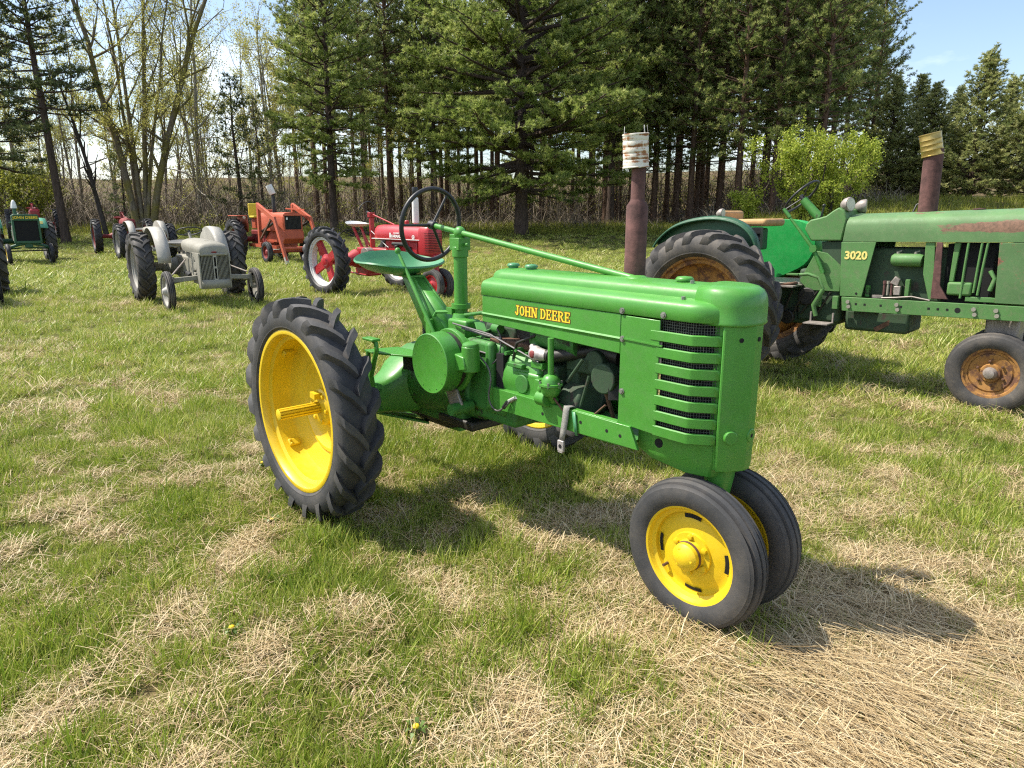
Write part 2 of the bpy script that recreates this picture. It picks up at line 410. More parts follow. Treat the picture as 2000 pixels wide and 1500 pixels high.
def axis(lo, hi, c0, c1, fine, grow):
    out = list(np.arange(c0, c1 + 1e-6, fine)); s = fine; v = c1
    while v < hi: s *= grow; v += s; out.append(v)
    s = fine; v = c0
    while v > lo: s *= grow; v -= s; out.insert(0, v)
    return np.array(out)
gx = axis(-900, 900, -5, 5, .10, 1.07); gy = axis(-60, 1500, 0, 9, .10, 1.06)
GX, GY = np.meshgrid(gx, gy); GZ = gz(GX, GY)
me = bpy.data.meshes.new('ground'); nx, ny = len(gx), len(gy)
co = np.stack([GX, GY, GZ], -1).reshape(-1, 3)
idx = np.arange(nx * ny).reshape(ny, nx)
fc = np.stack([idx[:-1, :-1], idx[:-1, 1:], idx[1:, 1:], idx[1:, :-1]], -1).reshape(-1, 4)
me.from_pydata(co.tolist(), [], fc.tolist())
at = me.attributes.new('dry', 'FLOAT', 'POINT'); at.data.foreach_set('value', dryness(co[:, 0], co[:, 1]).astype(np.float32))
me.polygons.foreach_set('use_smooth', [True] * len(me.polygons))
m, nt, b, out = new_mat('soil_and_thatch')
tc = nt.nodes.new('ShaderNodeTexCoord'); P = tc.outputs['Object']
an = node(nt, 'ShaderNodeAttribute', attribute_name='dry')
n1 = noise(nt, 2.3, 6, .65, vec=P); n2 = noise(nt, 38, 6, .75, vec=P); n3 = noise(nt, .35, 4, .6, vec=P)
mp = node(nt, 'ShaderNodeMapping'); mp.inputs['Scale'].default_value = (14, 90, 14); mp.inputs['Rotation'].default_value = (0, 0, .45); nt.links.new(P, mp.inputs[0])
n4 = noise(nt, 1.0, 4, .7, vec=mp.outputs[0])
straw = ramp(nt, mix(nt, .5, n2, n4), [(.32, (.05, .035, .02)), (.46, (.17, .12, .06)), (.62, (.32, .235, .12)), (.75, (.44, .34, .19))])
green = ramp(nt, n2, [(.3, (.02, .025, .008)), (.5, (.07, .075, .02)), (.72, (.17, .15, .05))])
f = ramp(nt, mix(nt, .25, an.outputs['Fac'], n2), [(.34, G1), (.56, W1)])
c = mix(nt, f, green, straw)
sp = node(nt, 'ShaderNodeSeparateXYZ'); nt.links.new(P, sp.inputs[0])
mr = node(nt, 'ShaderNodeMapRange'); nt.links.new(sp.outputs['Y'], mr.inputs[0]); mr.inputs[1].default_value = 33; mr.inputs[2].default_value = 44
litter = ramp(nt, mix(nt, .5, n1, n2), [(.3, (.05, .035, .02)), (.5, (.13, .09, .05)), (.7, (.21, .15, .085))])
far = mix(nt, ramp(nt, n3, [(.45, G1), (.6, (.6, .6, .6))]), litter, (.10, .12, .035))
c = mix(nt, mr.outputs[0], c, far)
nt.links.new(c, b.inputs['Base Color']); b.inputs['Roughness'].default_value = .95; b.inputs['Specular IOR Level'].default_value = .1
bump(nt, b, n2, .8, .02)
me.materials.append(m)
ground = obj_from('ground', me); tag(ground, 'uneven field of short grass and dry thatch under the tractors', None, None, 'structure')

# ------------------------------------------------------------------ grass: clump meshes scattered by geometry nodes
def blade_mesh(name, mat, n, rad, h0, h1, w, lean0, lean1, seed, seg=3, az=None, azs=PI, curl=.5):
    rs = np.random.RandomState(seed); V = []; F = []; A = []
    for i in range(n):
        r = rad * math.sqrt(rs.rand()); t = rs.rand() * 2 * PI; x, y = r * math.cos(t), r * math.sin(t)
        L = h0 + (h1 - h0) * rs.rand(); ln = lean0 + (lean1 - lean0) * rs.rand()
        a = (rs.rand() * 2 * PI) if az is None else az + azs * (rs.rand() - .5) * 2
        if az is not None and rs.rand() < .4: a += PI
        dx, dy = math.cos(a), math.sin(a); ww = w * (.6 + .8 * rs.rand()); b = rs.rand(); o = len(V); z = .0
        if lean0 > 1.2: z = rs.rand() * .02 + .004
        px, py, pz = x, y, z; an = ln * (1 - curl * .5)
        tw = rs.rand() * 2 * PI
        sx, sy = (-dy, dx) if lean0 < 1.2 else (-dy, dx)
        if lean0 < 1.2: sx, sy = math.cos(tw), math.sin(tw)
        for k in range(seg + 1):
            q = k / seg; hw = ww / 2 * (1 - q ** 1.6) if lean0 < 1.2 else ww / 2 * (1 - .6 * q)
            if k < seg or lean0 >= 1.2: V += [(px - sx * hw, py - sy * hw, pz), (px + sx * hw, py + sy * hw, pz)]; A += [b, b]
            else: V.append((px, py, pz)); A.append(b)
            st = L / seg; px += dx * math.sin(an) * st; py += dy * math.sin(an) * st; pz += math.cos(an) * st; an += ln * curl / seg
        for k in range(seg):
            i0 = o + 2 * k
            if k == seg - 1 and lean0 < 1.2: F.append((i0, i0 + 1, i0 + 2))
            else: F.append((i0, i0 + 1, i0 + 3, i0 + 2))
    me = bpy.data.meshes.new(name); me.from_pydata(V, [], F)
    at = me.attributes.new('bv', 'FLOAT', 'POINT'); at.data.foreach_set('value', np.array(A, np.float32))
    me.materials.append(MATS[mat]); return me
def leaf_shader(name, stops, trans=.35, rough=.55, attr_inst='tint', attr='bv', mixf=.5, spec=.25):
    m, nt, b, out = new_mat(name)
    a2 = node(nt, 'ShaderNodeAttribute', attribute_name=attr); f = a2.outputs['Fac']
    if attr_inst:
        a1 = node(nt, 'ShaderNodeAttribute', attribute_name=attr_inst, attribute_type='INSTANCER')
        f = mix(nt, mixf, a1.outputs['Fac'], f)
    c = ramp(nt, f, stops); nt.links.new(c, b.inputs['Base Color']); b.inputs['Roughness'].default_value = rough; b.inputs['Specular IOR Level'].default_value = spec
    tr = node(nt, 'ShaderNodeBsdfTranslucent'); nt.links.new(c, tr.inputs[0]); ms = node(nt, 'ShaderNodeMixShader'); ms.inputs[0].default_value = trans
    nt.links.new(b.outputs[0], ms.inputs[1]); nt.links.new(tr.outputs[0], ms.inputs[2]); nt.links.new(ms.outputs[0], out.inputs[0])
    return m
leaf_shader('grass_blade', [(.12, (.09, .17, .018)), (.32, (.23, .32, .035)), (.52, (.41, .46, .075)), (.70, (.53, .49, .17)), (.88, (.66, .57, .31))], mixf=.55, spec=.45, rough=.42)
leaf_shader('straw_blade', [(.15, (.20, .13, .06)), (.45, (.48, .35, .18)), (.7, (.66, .53, .31)), (.9, (.78, .68, .47))], .2, .5, mixf=.62, spec=.4)
def scatter(name, label, cat, meshes, P, rot, scl, tint, pick, rx=None):
    """points carrying rotation, scale, tint and variant; geometry nodes put the clump meshes on them"""
    col = bpy.data.collections.new(name + '_variants')
    for i, me_ in enumerate(meshes):
        o_ = bpy.data.objects.new('%s_clump_%02d' % (name, i), me_); col.objects.link(o_)
    me = bpy.data.meshes.new(name); n = len(P); me.vertices.add(n); me.vertices.foreach_set('co', np.asarray(P, np.float32).ravel())
    R = np.zeros((n, 3), np.float32); R[:, 2] = rot
    if rx is not None: R[:, 0] = rx[:, 0]; R[:, 1] = rx[:, 1]
    for nm, ty, d in (('rot', 'FLOAT_VECTOR', R), ('scl', 'FLOAT_VECTOR', np.asarray(scl, np.float32)), ('tint', 'FLOAT', np.asarray(tint, np.float32)), ('pick', 'INT', np.asarray(pick, np.int32))):
        a = me.attributes.new(nm, ty, 'POINT'); a.data.foreach_set('vector' if ty == 'FLOAT_VECTOR' else 'value', d.ravel())
    o = obj_from(name, me); tag(o, label, cat, None, 'stuff')
    g = bpy.data.node_groups.new(name + '_scatter', 'GeometryNodeTree')
    g.interface.new_socket('Geometry', in_out='INPUT', socket_type='NodeSocketGeometry'); g.interface.new_socket('Geometry', in_out='OUTPUT', socket_type='NodeSocketGeometry')
    gi = g.nodes.new('NodeGroupInput'); go = g.nodes.new('NodeGroupOutput')
    m2p = g.nodes.new('GeometryNodeMeshToPoints'); ci = g.nodes.new('GeometryNodeCollectionInfo'); ci.inputs['Collection'].default_value = col
    ci.inputs['Separate Children'].default_value = True; ci.inputs['Reset Children'].default_value = True
    io = g.nodes.new('GeometryNodeInstanceOnPoints'); io.inputs['Pick Instance'].default_value = True
    def na(nm, ty):
        k = g.nodes.new('GeometryNodeInputNamedAttribute'); k.data_type = ty; k.inputs['Name'].default_value = nm; return k.outputs[0]
    L = g.links.new
    L(gi.outputs[0], m2p.inputs['Mesh']); L(m2p.outputs[0], io.inputs['Points']); L(ci.outputs[0], io.inputs['Instance'])
    L(na('pick', 'INT'), io.inputs['Instance Index']); L(na('scl', 'FLOAT_VECTOR'), io.inputs['Scale'])
    e2r = g.nodes.new('FunctionNodeEulerToRotation'); L(na('rot', 'FLOAT_VECTOR'), e2r.inputs[0]); L(e2r.outputs[0], io.inputs['Rotation'])
    L(io.outputs[0], go.inputs[0])
    md = o.modifiers.new('scatter', 'NODES'); md.node_group = g
    return o
rs = np.random.RandomState(5)
def polar(n, r0, r1, pw, half=math.radians(47)):
    """points in the sector ahead, areal density ~ r**-pw"""
    u = rs.rand(n); e = 2 - pw
    r = (r0 ** e + u * (r1 ** e - r0 ** e)) ** (1 / e) if abs(e) > 1e-3 else r0 * (r1 / r0) ** u
    a = (rs.rand(n) * 2 - 1) * half
    return r * np.sin(a), r * np.cos(a) - .3
def make_grass():
    GV = [blade_mesh('tuft', 'grass_blade', 34, .055, .03, .075, .0038, .15, 1.1, 1), blade_mesh('tuft', 'grass_blade', 28, .05, .035, .095, .0042, .1, 1.0, 2), blade_mesh('tuft', 'grass_blade', 22, .04, .04, .125, .0046, .1, .85, 3),
          blade_mesh('tuft', 'grass_blade', 38, .065, .02, .055, .0036, .2, 1.15, 4), blade_mesh('tuft', 'grass_blade', 16, .035, .05, .15, .005, .1, .8, 7), blade_mesh('tuft', 'grass_blade', 34, .065, .03, .075, .0038, .4, 1.19, 8)]
    x1, y1 = polar(36000, 1.0, 7.0, .8); x2, y2 = polar(26000, 6.5, 17, 1.1); x3, y3 = polar(24000, 16, 46, 1.25)
    x = np.concatenate([x1, x2, x3]); y = np.concatenate([y1, y2, y3]); zone = np.repeat([0, 1, 2], [len(x1), len(x2), len(x3)])
    d = dryness(x, y); r = np.hypot(x, y)
    keep = rs.rand(len(x)) < np.where(zone == 0, np.clip(1.25 - .65 * d, .58, 1), np.clip(1.35 - .9 * d, .3, 1))
    x, y, zone, d, r = x[keep], y[keep], zone[keep], d[keep], r[keep]; n = len(x)
    lush = fbm(x * 2.2 + 9, y * 2.2 + 4, 3)
    s = .9 * (.62 + .75 * np.clip((lush - .3) * 2, 0, 1)) * (.75 + .5 * rs.rand(n)) * np.where(zone == 1, 1.25, np.where(zone == 2, 1.45, 1.0)) * np.clip(1.15 - .5 * d, .6, 1.05)
    wide = np.where(zone == 2, 2.6, np.where(zone == 1, 1.5, 1.0))
    tint = np.clip(.25 + .42 * d + .35 * (fbm(x * 1.1 + 31, y * 1.1 + 7, 3) - .4) + .34 * (rs.rand(n) - .5) + np.where(zone > 0, .17, 0), 0, 1)
    tint = np.where((rs.rand(n) < .42) & (d > .45), .12 + .25 * rs.rand(n), tint)
    sc = np.stack([s * wide, s * wide, s], 1); P = np.stack([x, y, gz(x, y) - .006], 1)
    tl = (rs.rand(n, 2) - .5) * .35
    pick = rs.randint(0, 6, n); pick = np.where((d > .55) & (pick == 4), 0, pick)
    scatter('grass', 'short green grass growing in uneven tufts over the field', 'grass', GV, P, rs.rand(n) * 2 * PI, sc, tint, pick, tl)
    # dry thatch, lying flat, and the long combed straw beside the front wheels
    SV = [blade_mesh('straw', 'straw_blade', 40, .08, .025, .08, 0.0023, 1.32, 1.56, 21, 2), blade_mesh('straw', 'straw_blade', 34, .08, .03, .12, .0025, 1.30, 1.55, 22, 2), blade_mesh('straw', 'straw_blade', 34, .08, .02, .07, .0028, 1.28, 1.54, 23, 2),
          blade_mesh('straw', 'straw_blade', 28, .10, .10, .28, .0026, 1.40, 1.56, 24, 3, 0.0, .16, .2), blade_mesh('straw', 'straw_blade', 26, .10, .08, .24, .0029, 1.36, 1.55, 25, 3, 0.0, .25, .2)]
    x1, y1 = polar(27000, 1.0, 7.0, .8); x2, y2 = polar(9000, 6.5, 16, 1.1)
    x = np.concatenate([x1, x2]); y = np.concatenate([y1, y2]); d = dryness(x, y)
    keep = rs.rand(len(x)) < np.clip(.9 * d - .12, .08, .46); x, y, d = x[keep], y[keep], d[keep]; n = len(x)
    far = np.hypot(x, y) > 6.5
    c = px_ground(1720, 1380); comb = np.exp(-(((x - c[0]) / .62) ** 2 + ((y - c[1]) / .50) ** 2))
    isl = rs.rand(n) < comb * .5
    pick = np.where(isl, 3 + rs.randint(0, 2, n), rs.randint(0, 3, n)); rot = np.where(isl, -.94 + .25 * rs.randn(n), rs.rand(n) * 2 * PI)
    s = (.7 + .6 * rs.rand(n)) * np.where(far, 1.6, 1.0)
    P = np.stack([x, y, gz(x, y) - .008 + .010 * rs.rand(n)], 1)
    tint = np.clip(.25 + .5 * d + .4 * (rs.rand(n) - .5), 0, 1)
    scatter('dry_straw', 'flattened tan straw and dead thatch lying between the grass tufts', 'straw', SV, P, rot, np.stack([s, s, s], 1), tint, pick, (rs.rand(n, 2) - .5) * .2)
make_grass()

# dandelions in flower
def dandelion(x, y, seed):
    rs = np.random.RandomState(seed); z = float(gz(x, y)); T = thing('dandelion', 'yellow dandelion in flower low in the grass', 'flower', (x, y, z), rs.rand() * 6, 'dandelions in the grass')
    lf = MB()
    for i in range(7):
        a = i * .9 + rs.rand() * .5; L = .035 + .02 * rs.rand(); c, s = math.cos(a), math.sin(a)
        pts = [(0, .003), (.3, .005), (.7, .007), (1, .001)]
        lf.grid([[(c * L * t - s * w, s * L * t + c * w, .01 + .04 * math.sin(t * 2.2)), (c * L * t + s * w, s * L * t - c * w, .01 + .04 * math.sin(t * 2.2))] for t, w in pts])
    lf.build('leaves', 'weed_leaf', T, 60)['kind'] = 'stuff'
    h = .035 + .02 * rs.rand(); MB().tube([(0, 0, 0), (.004, .0, h)], .002, 6).build('stem', 'weed_leaf', T)
    MB().ball((.004, 0, h), (.011, .011, .007), 12, 6).build('flower_head', 'dandelion_yellow', T, 60)
plain('dandelion_yellow', (.80, .52, .01), .7, 0, .15, 200, .3); plain('weed_leaf', (.09, .15, .02), .5, 0, .3, 30, .1)
for i, (a, c) in enumerate(((533, 1027), (456, 1247), (514, 918), (816, 1443))): dandelion(*px_ground(a, c), i)
# ------------------------------------------------------------------ trees
def bark(name, col, moss=None, scale=6):
    m, nt, b, out = new_mat(name)
    tc = nt.nodes.new('ShaderNodeTexCoord'); mp = node(nt, 'ShaderNodeMapping'); mp.inputs['Scale'].default_value = (scale * 2, scale * 2, scale * .5); nt.links.new(tc.outputs['Object'], mp.inputs[0])
    n1 = noise(nt, 1.0, 6, .7, vec=mp.outputs[0]); n2 = noise(nt, .9, 4, .6)
    c = ramp(nt, n1, [(.3, tuple(x * .45 for x in col)), (.55, col), (.75, tuple(min(1, x * 1.6) for x in col))])
    if moss: c = mix(nt, ramp(nt, n2, [(.45, G1), (.6, (.8, .8, .8))]), c, moss)
    nt.links.new(c, b.inputs['Base Color']); b.inputs['Roughness'].default_value = .95; b.inputs['Specular IOR Level'].default_value = .15
    bump(nt, b, n1, .8, .04); return m
bark('pine_bark', (.085, .062, .05)); bark('red_pine_bark', (.14, .088, .062)); bark('mossy_bark', (.20, .165, .12), (.20, .17, .03)); bark('pale_bark', (.36, .33, .28), (.22, .2, .08)); bark('dead_wood', (.07, .058, .05)); bark('grey_twig', (.23, .19, .15))
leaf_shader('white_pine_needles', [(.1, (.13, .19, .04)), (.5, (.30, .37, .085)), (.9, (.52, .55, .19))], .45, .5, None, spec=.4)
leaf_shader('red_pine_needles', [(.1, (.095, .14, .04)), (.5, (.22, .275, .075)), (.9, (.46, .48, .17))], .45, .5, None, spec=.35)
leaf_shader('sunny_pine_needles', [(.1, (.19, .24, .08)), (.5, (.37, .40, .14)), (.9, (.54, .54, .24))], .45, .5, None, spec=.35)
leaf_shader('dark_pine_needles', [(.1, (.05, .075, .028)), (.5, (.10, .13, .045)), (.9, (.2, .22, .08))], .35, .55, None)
leaf_shader('spring_leaf', [(.1, (.21, .29, .03)), (.5, (.36, .43, .05)), (.9, (.52, .56, .11))], .45, .5, None)
leaf_shader('bud_leaf', [(.1, (.28, .28, .05)), (.5, (.45, .44, .10)), (.9, (.60, .56, .20))], .5, .6, None)
leaf_shader('brush_leaf', [(.1, (.10, .13, .02)), (.5, (.22, .24, .03)), (.9, (.36, .36, .07))], .4, .6, None)
leaf_shader('twig', [(.1, (.06, .048, .038)), (.5, (.16, .125, .095)), (.9, (.34, .28, .21))], .0, .9, None)

def tubes(lines, name, mat, n=6):
    """lines: (points (k,3), radii (k)); one mesh"""
    V = []; F = []; o = 0
    an = np.arange(n) * 2 * PI / n; cs = np.stack([np.cos(an), np.sin(an)], 1)
    for P, R in lines:
        P = np.asarray(P, float); R = np.asarray(R, float); k = len(P)
        t = np.gradient(P, axis=0); t /= np.linalg.norm(t, axis=1)[:, None] + 1e-9
        a = np.array([1., 0, 0]) if abs(t[0, 2]) > .7 else np.array([0, 0, 1.])
        u = np.cross(t, a); u /= np.linalg.norm(u, axis=1)[:, None] + 1e-9; w = np.cross(t, u)
        ring = P[:, None] + R[:, None, None] * (cs[None, :, 0, None] * u[:, None] + cs[None, :, 1, None] * w[:, None])
        V.append(ring.reshape(-1, 3)); i = np.arange(k - 1)[:, None] * n; j = np.arange(n)[None]; j2 = (j + 1) % n
        F.append((np.stack([i + j, i + j2, i + n + j2, i + n + j], -1)).reshape(-1, 4) + o); o += k * n
    V = np.concatenate(V); F = np.concatenate(F)
    me = fast_mesh(name, V, F, mat); me.polygons.foreach_set('use_smooth', np.ones(len(F), bool)); return me
def fast_mesh(name, V, F, mat, attr=None):
    me = bpy.data.meshes.new(name); nv, nf, k = len(V), len(F), F.shape[1]
    me.vertices.add(nv); me.vertices.foreach_set('co', np.ascontiguousarray(V, np.float32).ravel())
    me.loops.add(nf * k); me.loops.foreach_set('vertex_index', np.ascontiguousarray(F, np.int32).ravel())
    me.polygons.add(nf); me.polygons.foreach_set('loop_start', np.arange(nf, dtype=np.int32) * k)
    me.update(calc_edges=True); me.validate(); me.materials.append(MATS[mat])
    if attr is not None:
        a = me.attributes.new('bv', 'FLOAT', 'POINT'); a.data.foreach_set('value', np.asarray(attr, np.float32))
    return me
def unit(v): return v / (np.linalg.norm(v, axis=-1, keepdims=True) + 1e-9)
def tuft_mesh(name, P, D, S, K, w, mat, rs, spread=.75, shade=None):
    """fans of thin needles; P tuft roots, D directions, S lengths"""
    n = len(P); P = np.repeat(P, K, 0); D = np.repeat(D, K, 0); S = np.repeat(S, K)
    d = unit(D + spread * rs.randn(n * K, 3)); L = S * (.65 + .5 * rs.rand(n * K)); sd = unit(np.cross(d, rs.randn(n * K, 3))) * (w * (.7 + .6 * rs.rand(n * K)))[:, None]
    base = P + d * (L * .08)[:, None]
    V = np.stack([base - sd, base + sd, P + d * L[:, None]], 1).reshape(-1, 3); F = np.arange(n * K * 3).reshape(-1, 3)
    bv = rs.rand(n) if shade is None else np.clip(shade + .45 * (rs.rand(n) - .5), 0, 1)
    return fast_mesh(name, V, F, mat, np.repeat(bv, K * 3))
def pine(seed, h, zb, spread, r0, style, lean=(0, 0)):
    """returns (trunk mesh, crown mesh)"""
    rs = np.random.RandomState(seed); st = dict(
        white=dict(gap=.50, nb=6, up=.12, curve=.9, tip=.22, tuft=.20, K=12, w=.019, bl=.42, mat='white_pine_needles', bk='pine_bark', dead=4, prof=lambda t: (1 - t) ** .62 * (.72 + .28 * min(1, t * 6)), fill=1.0),
        red=dict(gap=.62, nb=5, up=.25, curve=.8, tip=.35, tuft=.21, K=10, w=.017, bl=.34, mat='red_pine_needles', bk='red_pine_bark', dead=16, prof=lambda t: (1 - t) ** .5 * (.65 + .35 * min(1, t * 3)), fill=1.0),
        sunny=dict(gap=.40, nb=7, up=.45, curve=.7, tip=.5, tuft=.21, K=12, w=.022, bl=.40, mat='sunny_pine_needles', bk='pine_bark', dead=2, prof=lambda t: (1 - t) ** .55 * (.8 + .2 * min(1, t * 5)), fill=1.0),
        sparse=dict(gap=.55, nb=5, up=.15, curve=.8, tip=.3, tuft=.20, K=9, w=.016, bl=.42, mat='dark_pine_needles', bk='pine_bark', dead=12, prof=lambda t: (1 - t) ** .4, fill=1.0))[style]
    zz = np.linspace(0, h, 14); wob = np.cumsum(rs.randn(14, 2) * .025, 0) * (zz / h)[:, None]
    tx = lean[0] * zz + wob[:, 0]; ty = lean[1] * zz + wob[:, 1]
    tr = r0 * (1 - zz / h) ** .8 + .012; tr[0] *= 1.25
    lines = [(np.stack([tx, ty, zz], 1), tr)]
    at = lambda z: np.array([np.interp(z, zz, tx), np.interp(z, zz, ty), z])
    P = []; D = []; S = []; SH = []
    z = zb; k = 0
    while z < h - .3:
        t = (z - zb) / (h - zb); L0 = spread * st['prof'](t); nb = st['nb'] + rs.randint(-1, 2); ph = rs.rand() * 6.28
        for i in range(nb):
            a = ph + 2 * PI * (i + .35 * rs.randn()) / nb; L = L0 * (.62 + .5 * rs.rand()); s = np.linspace(0, 1, 7)
            el = st['up'] + .9 * t ** 1.5 + .12 * rs.randn() - .12 * (1 - t)
            hx = L * s * math.cos(el); vz = L * (s * math.sin(el) - .16 * st['curve'] * s * (1 - t) + st['tip'] * .35 * s ** 3)
            bend = .12 * rs.randn() * s ** 2 * L
            c, sn = math.cos(a), math.sin(a); b = at(z + .15 * rs.randn())
            pts = b + np.stack([c * hx - sn * bend, sn * hx + c * bend, vz], 1)
            lines.append((pts, (.012 + .016 * L) * (1 - .85 * s) * (r0 / .2) ** .5))
            m = max(3, int(L * (.8) / .20)); tt = np.sort(.22 + .78 * rs.rand(m) ** .8)
            bp = np.stack([np.interp(tt, s, pts[:, j]) for j in range(3)], 1); ax = unit(pts[-1] - pts[2]); sdv = unit(np.cross(ax, [0, 0, 1.]))
            sgn = np.where(np.arange(m) % 2 == 0, 1, -1); bl = (st['bl'] * L * (1.05 - tt * .75) * (.6 + .6 * rs.rand(m))).clip(.18, 1.5)
            bd = unit(ax[None] * .75 + sdv[None] * (sgn * .85)[:, None] + np.array([0, 0, .16]) + .16 * rs.randn(m, 3))
            for q in range(m):
                if rs.rand() > st['fill'] + .25: continue
                e = bp[q] + bd[q] * bl[q]; lines_r = .008 + .004 * bl[q]
                if bl[q] > .45: lines.append((np.stack([bp[q], e]), np.array([lines_r, .004])))
                nt_ = max(2, int(bl[q] / .085 * st['fill'])); u = .25 + .75 * rs.rand(nt_)
                P.append(bp[q] + bd[q] * (bl[q] * u)[:, None] + .05 * rs.randn(nt_, 3)); D.append(np.tile(bd[q] * .8 + [0, 0, .35], (nt_, 1)))
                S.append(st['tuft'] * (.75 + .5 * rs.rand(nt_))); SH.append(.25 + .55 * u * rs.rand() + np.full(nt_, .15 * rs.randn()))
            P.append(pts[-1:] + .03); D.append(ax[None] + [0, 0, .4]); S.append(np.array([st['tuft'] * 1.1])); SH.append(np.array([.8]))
        z += st['gap'] * (.75 + .5 * rs.rand()) * (1 - .35 * t); k += 1
    for i in range(st['dead']):
        z = zb * (.15 + .85 * rs.rand()); a = rs.rand() * 6.28; L = .5 + 1.6 * rs.rand() * spread / 3; b = at(z); s = np.linspace(0, 1, 4)
        lines.append((b + np.stack([math.cos(a) * L * s, math.sin(a) * L * s, -.15 * L * s ** 2 + .05 * rs.randn(4)], 1), .014 * (1 - .8 * s)))
    P.append(at(h)[None]); D.append(np.array([[0, 0, 1.]])); S.append(np.array([.25])); SH.append(np.array([.8]))
    P, D, S, SH = map(np.concatenate, (P, D, S, SH))
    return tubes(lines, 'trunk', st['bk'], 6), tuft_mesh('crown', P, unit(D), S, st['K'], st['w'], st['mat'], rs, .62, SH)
def tree(name, label, meshes, x, y, rz=0.0, s=1.0, group=None, cat='tree', sink=.1):
    T = thing(name, label, cat, (x, y, float(gz(x, y)) - sink), rz, group); T.scale = (s, s, s) if not hasattr(s, '__len__') else s
    obj_from('trunk', meshes[0], T); obj_from('crown', meshes[1], T)
    return T
def deciduous(seed, stems, leaf, leafsize, nleaf, bk, lv=4, spread=.55, twist=.35, leaf_w=.5, ratio=.68):
    """stems: list of (dx, dy, height, radius); twiggy crown with small leaves or buds"""
    rs = np.random.RandomState(seed); lines = []; ends = []
    def grow(p, d, L, r, lev):
        k = 5; pts = [p]; dd = d
        for i in range(k - 1):
            dd = unit(dd + twist * .35 * rs.randn(3) + np.array([0, 0, .06])); pts.append(pts[-1] + dd * L / (k - 1))
        pts = np.array(pts); rad = np.linspace(r, r * .62, k); lines.append((pts, rad))
        if lev == 0: ends.append(pts); return
        nb = rs.randint(2, 4) if lev > 1 else rs.randint(3, 5)
        for i in range(nb):
            j = k - 1 if i == 0 else rs.randint(1, k)
            nd = unit(dd + spread * (1.2 if i else .4) * rs.randn(3) + np.array([0, 0, .12])); grow(pts[j], nd, L * ratio * (.75 + .4 * rs.rand()), rad[j] * (.72 if i == 0 else .5), lev - 1)
    for (dx, dy, hh, r, bx, by) in stems:
        k = 7; s = np.linspace(0, 1, k); pts = np.stack([bx + dx * s ** 1.2 + .06 * hh * .12 * rs.randn(k) * s, by + dy * s ** 1.2 + .06 * hh * .12 * rs.randn(k) * s, hh * s], 1); rad = r * (1 - .7 * s); lines.append((pts, rad))
        for j in range(2, k):
            for q in range(2 if j < k - 1 else 3):
                nd = unit(unit(pts[j] - pts[j - 1]) + spread * 1.25 * rs.randn(3) + [0, 0, .15]); grow(pts[j] + (pts[j - 1] - pts[j]) * rs.rand() * .8, nd, hh * .17 * (.6 + .7 * rs.rand()), rad[j] * .5 + .008, lv - 2)
    E = np.concatenate(ends); n = nleaf; i = rs.randint(0, len(E), n); P = E[i] + .10 * rs.randn(n, 3)
    d = unit(rs.randn(n, 3)); u = unit(np.cross(d, rs.randn(n, 3))); sz = leafsize * (.6 + .8 * rs.rand(n))[:, None]
    V = np.stack([P - u * sz * leaf_w * .5, P + d * sz * .5, P + u * sz * leaf_w * .5, P - d * sz * .5], 1).reshape(-1, 3); F = np.arange(n * 4).reshape(-1, 4)
    return tubes(lines, 'trunk', bk, 5), fast_mesh('crown', V, F, leaf, np.repeat(rs.rand(n), 4))
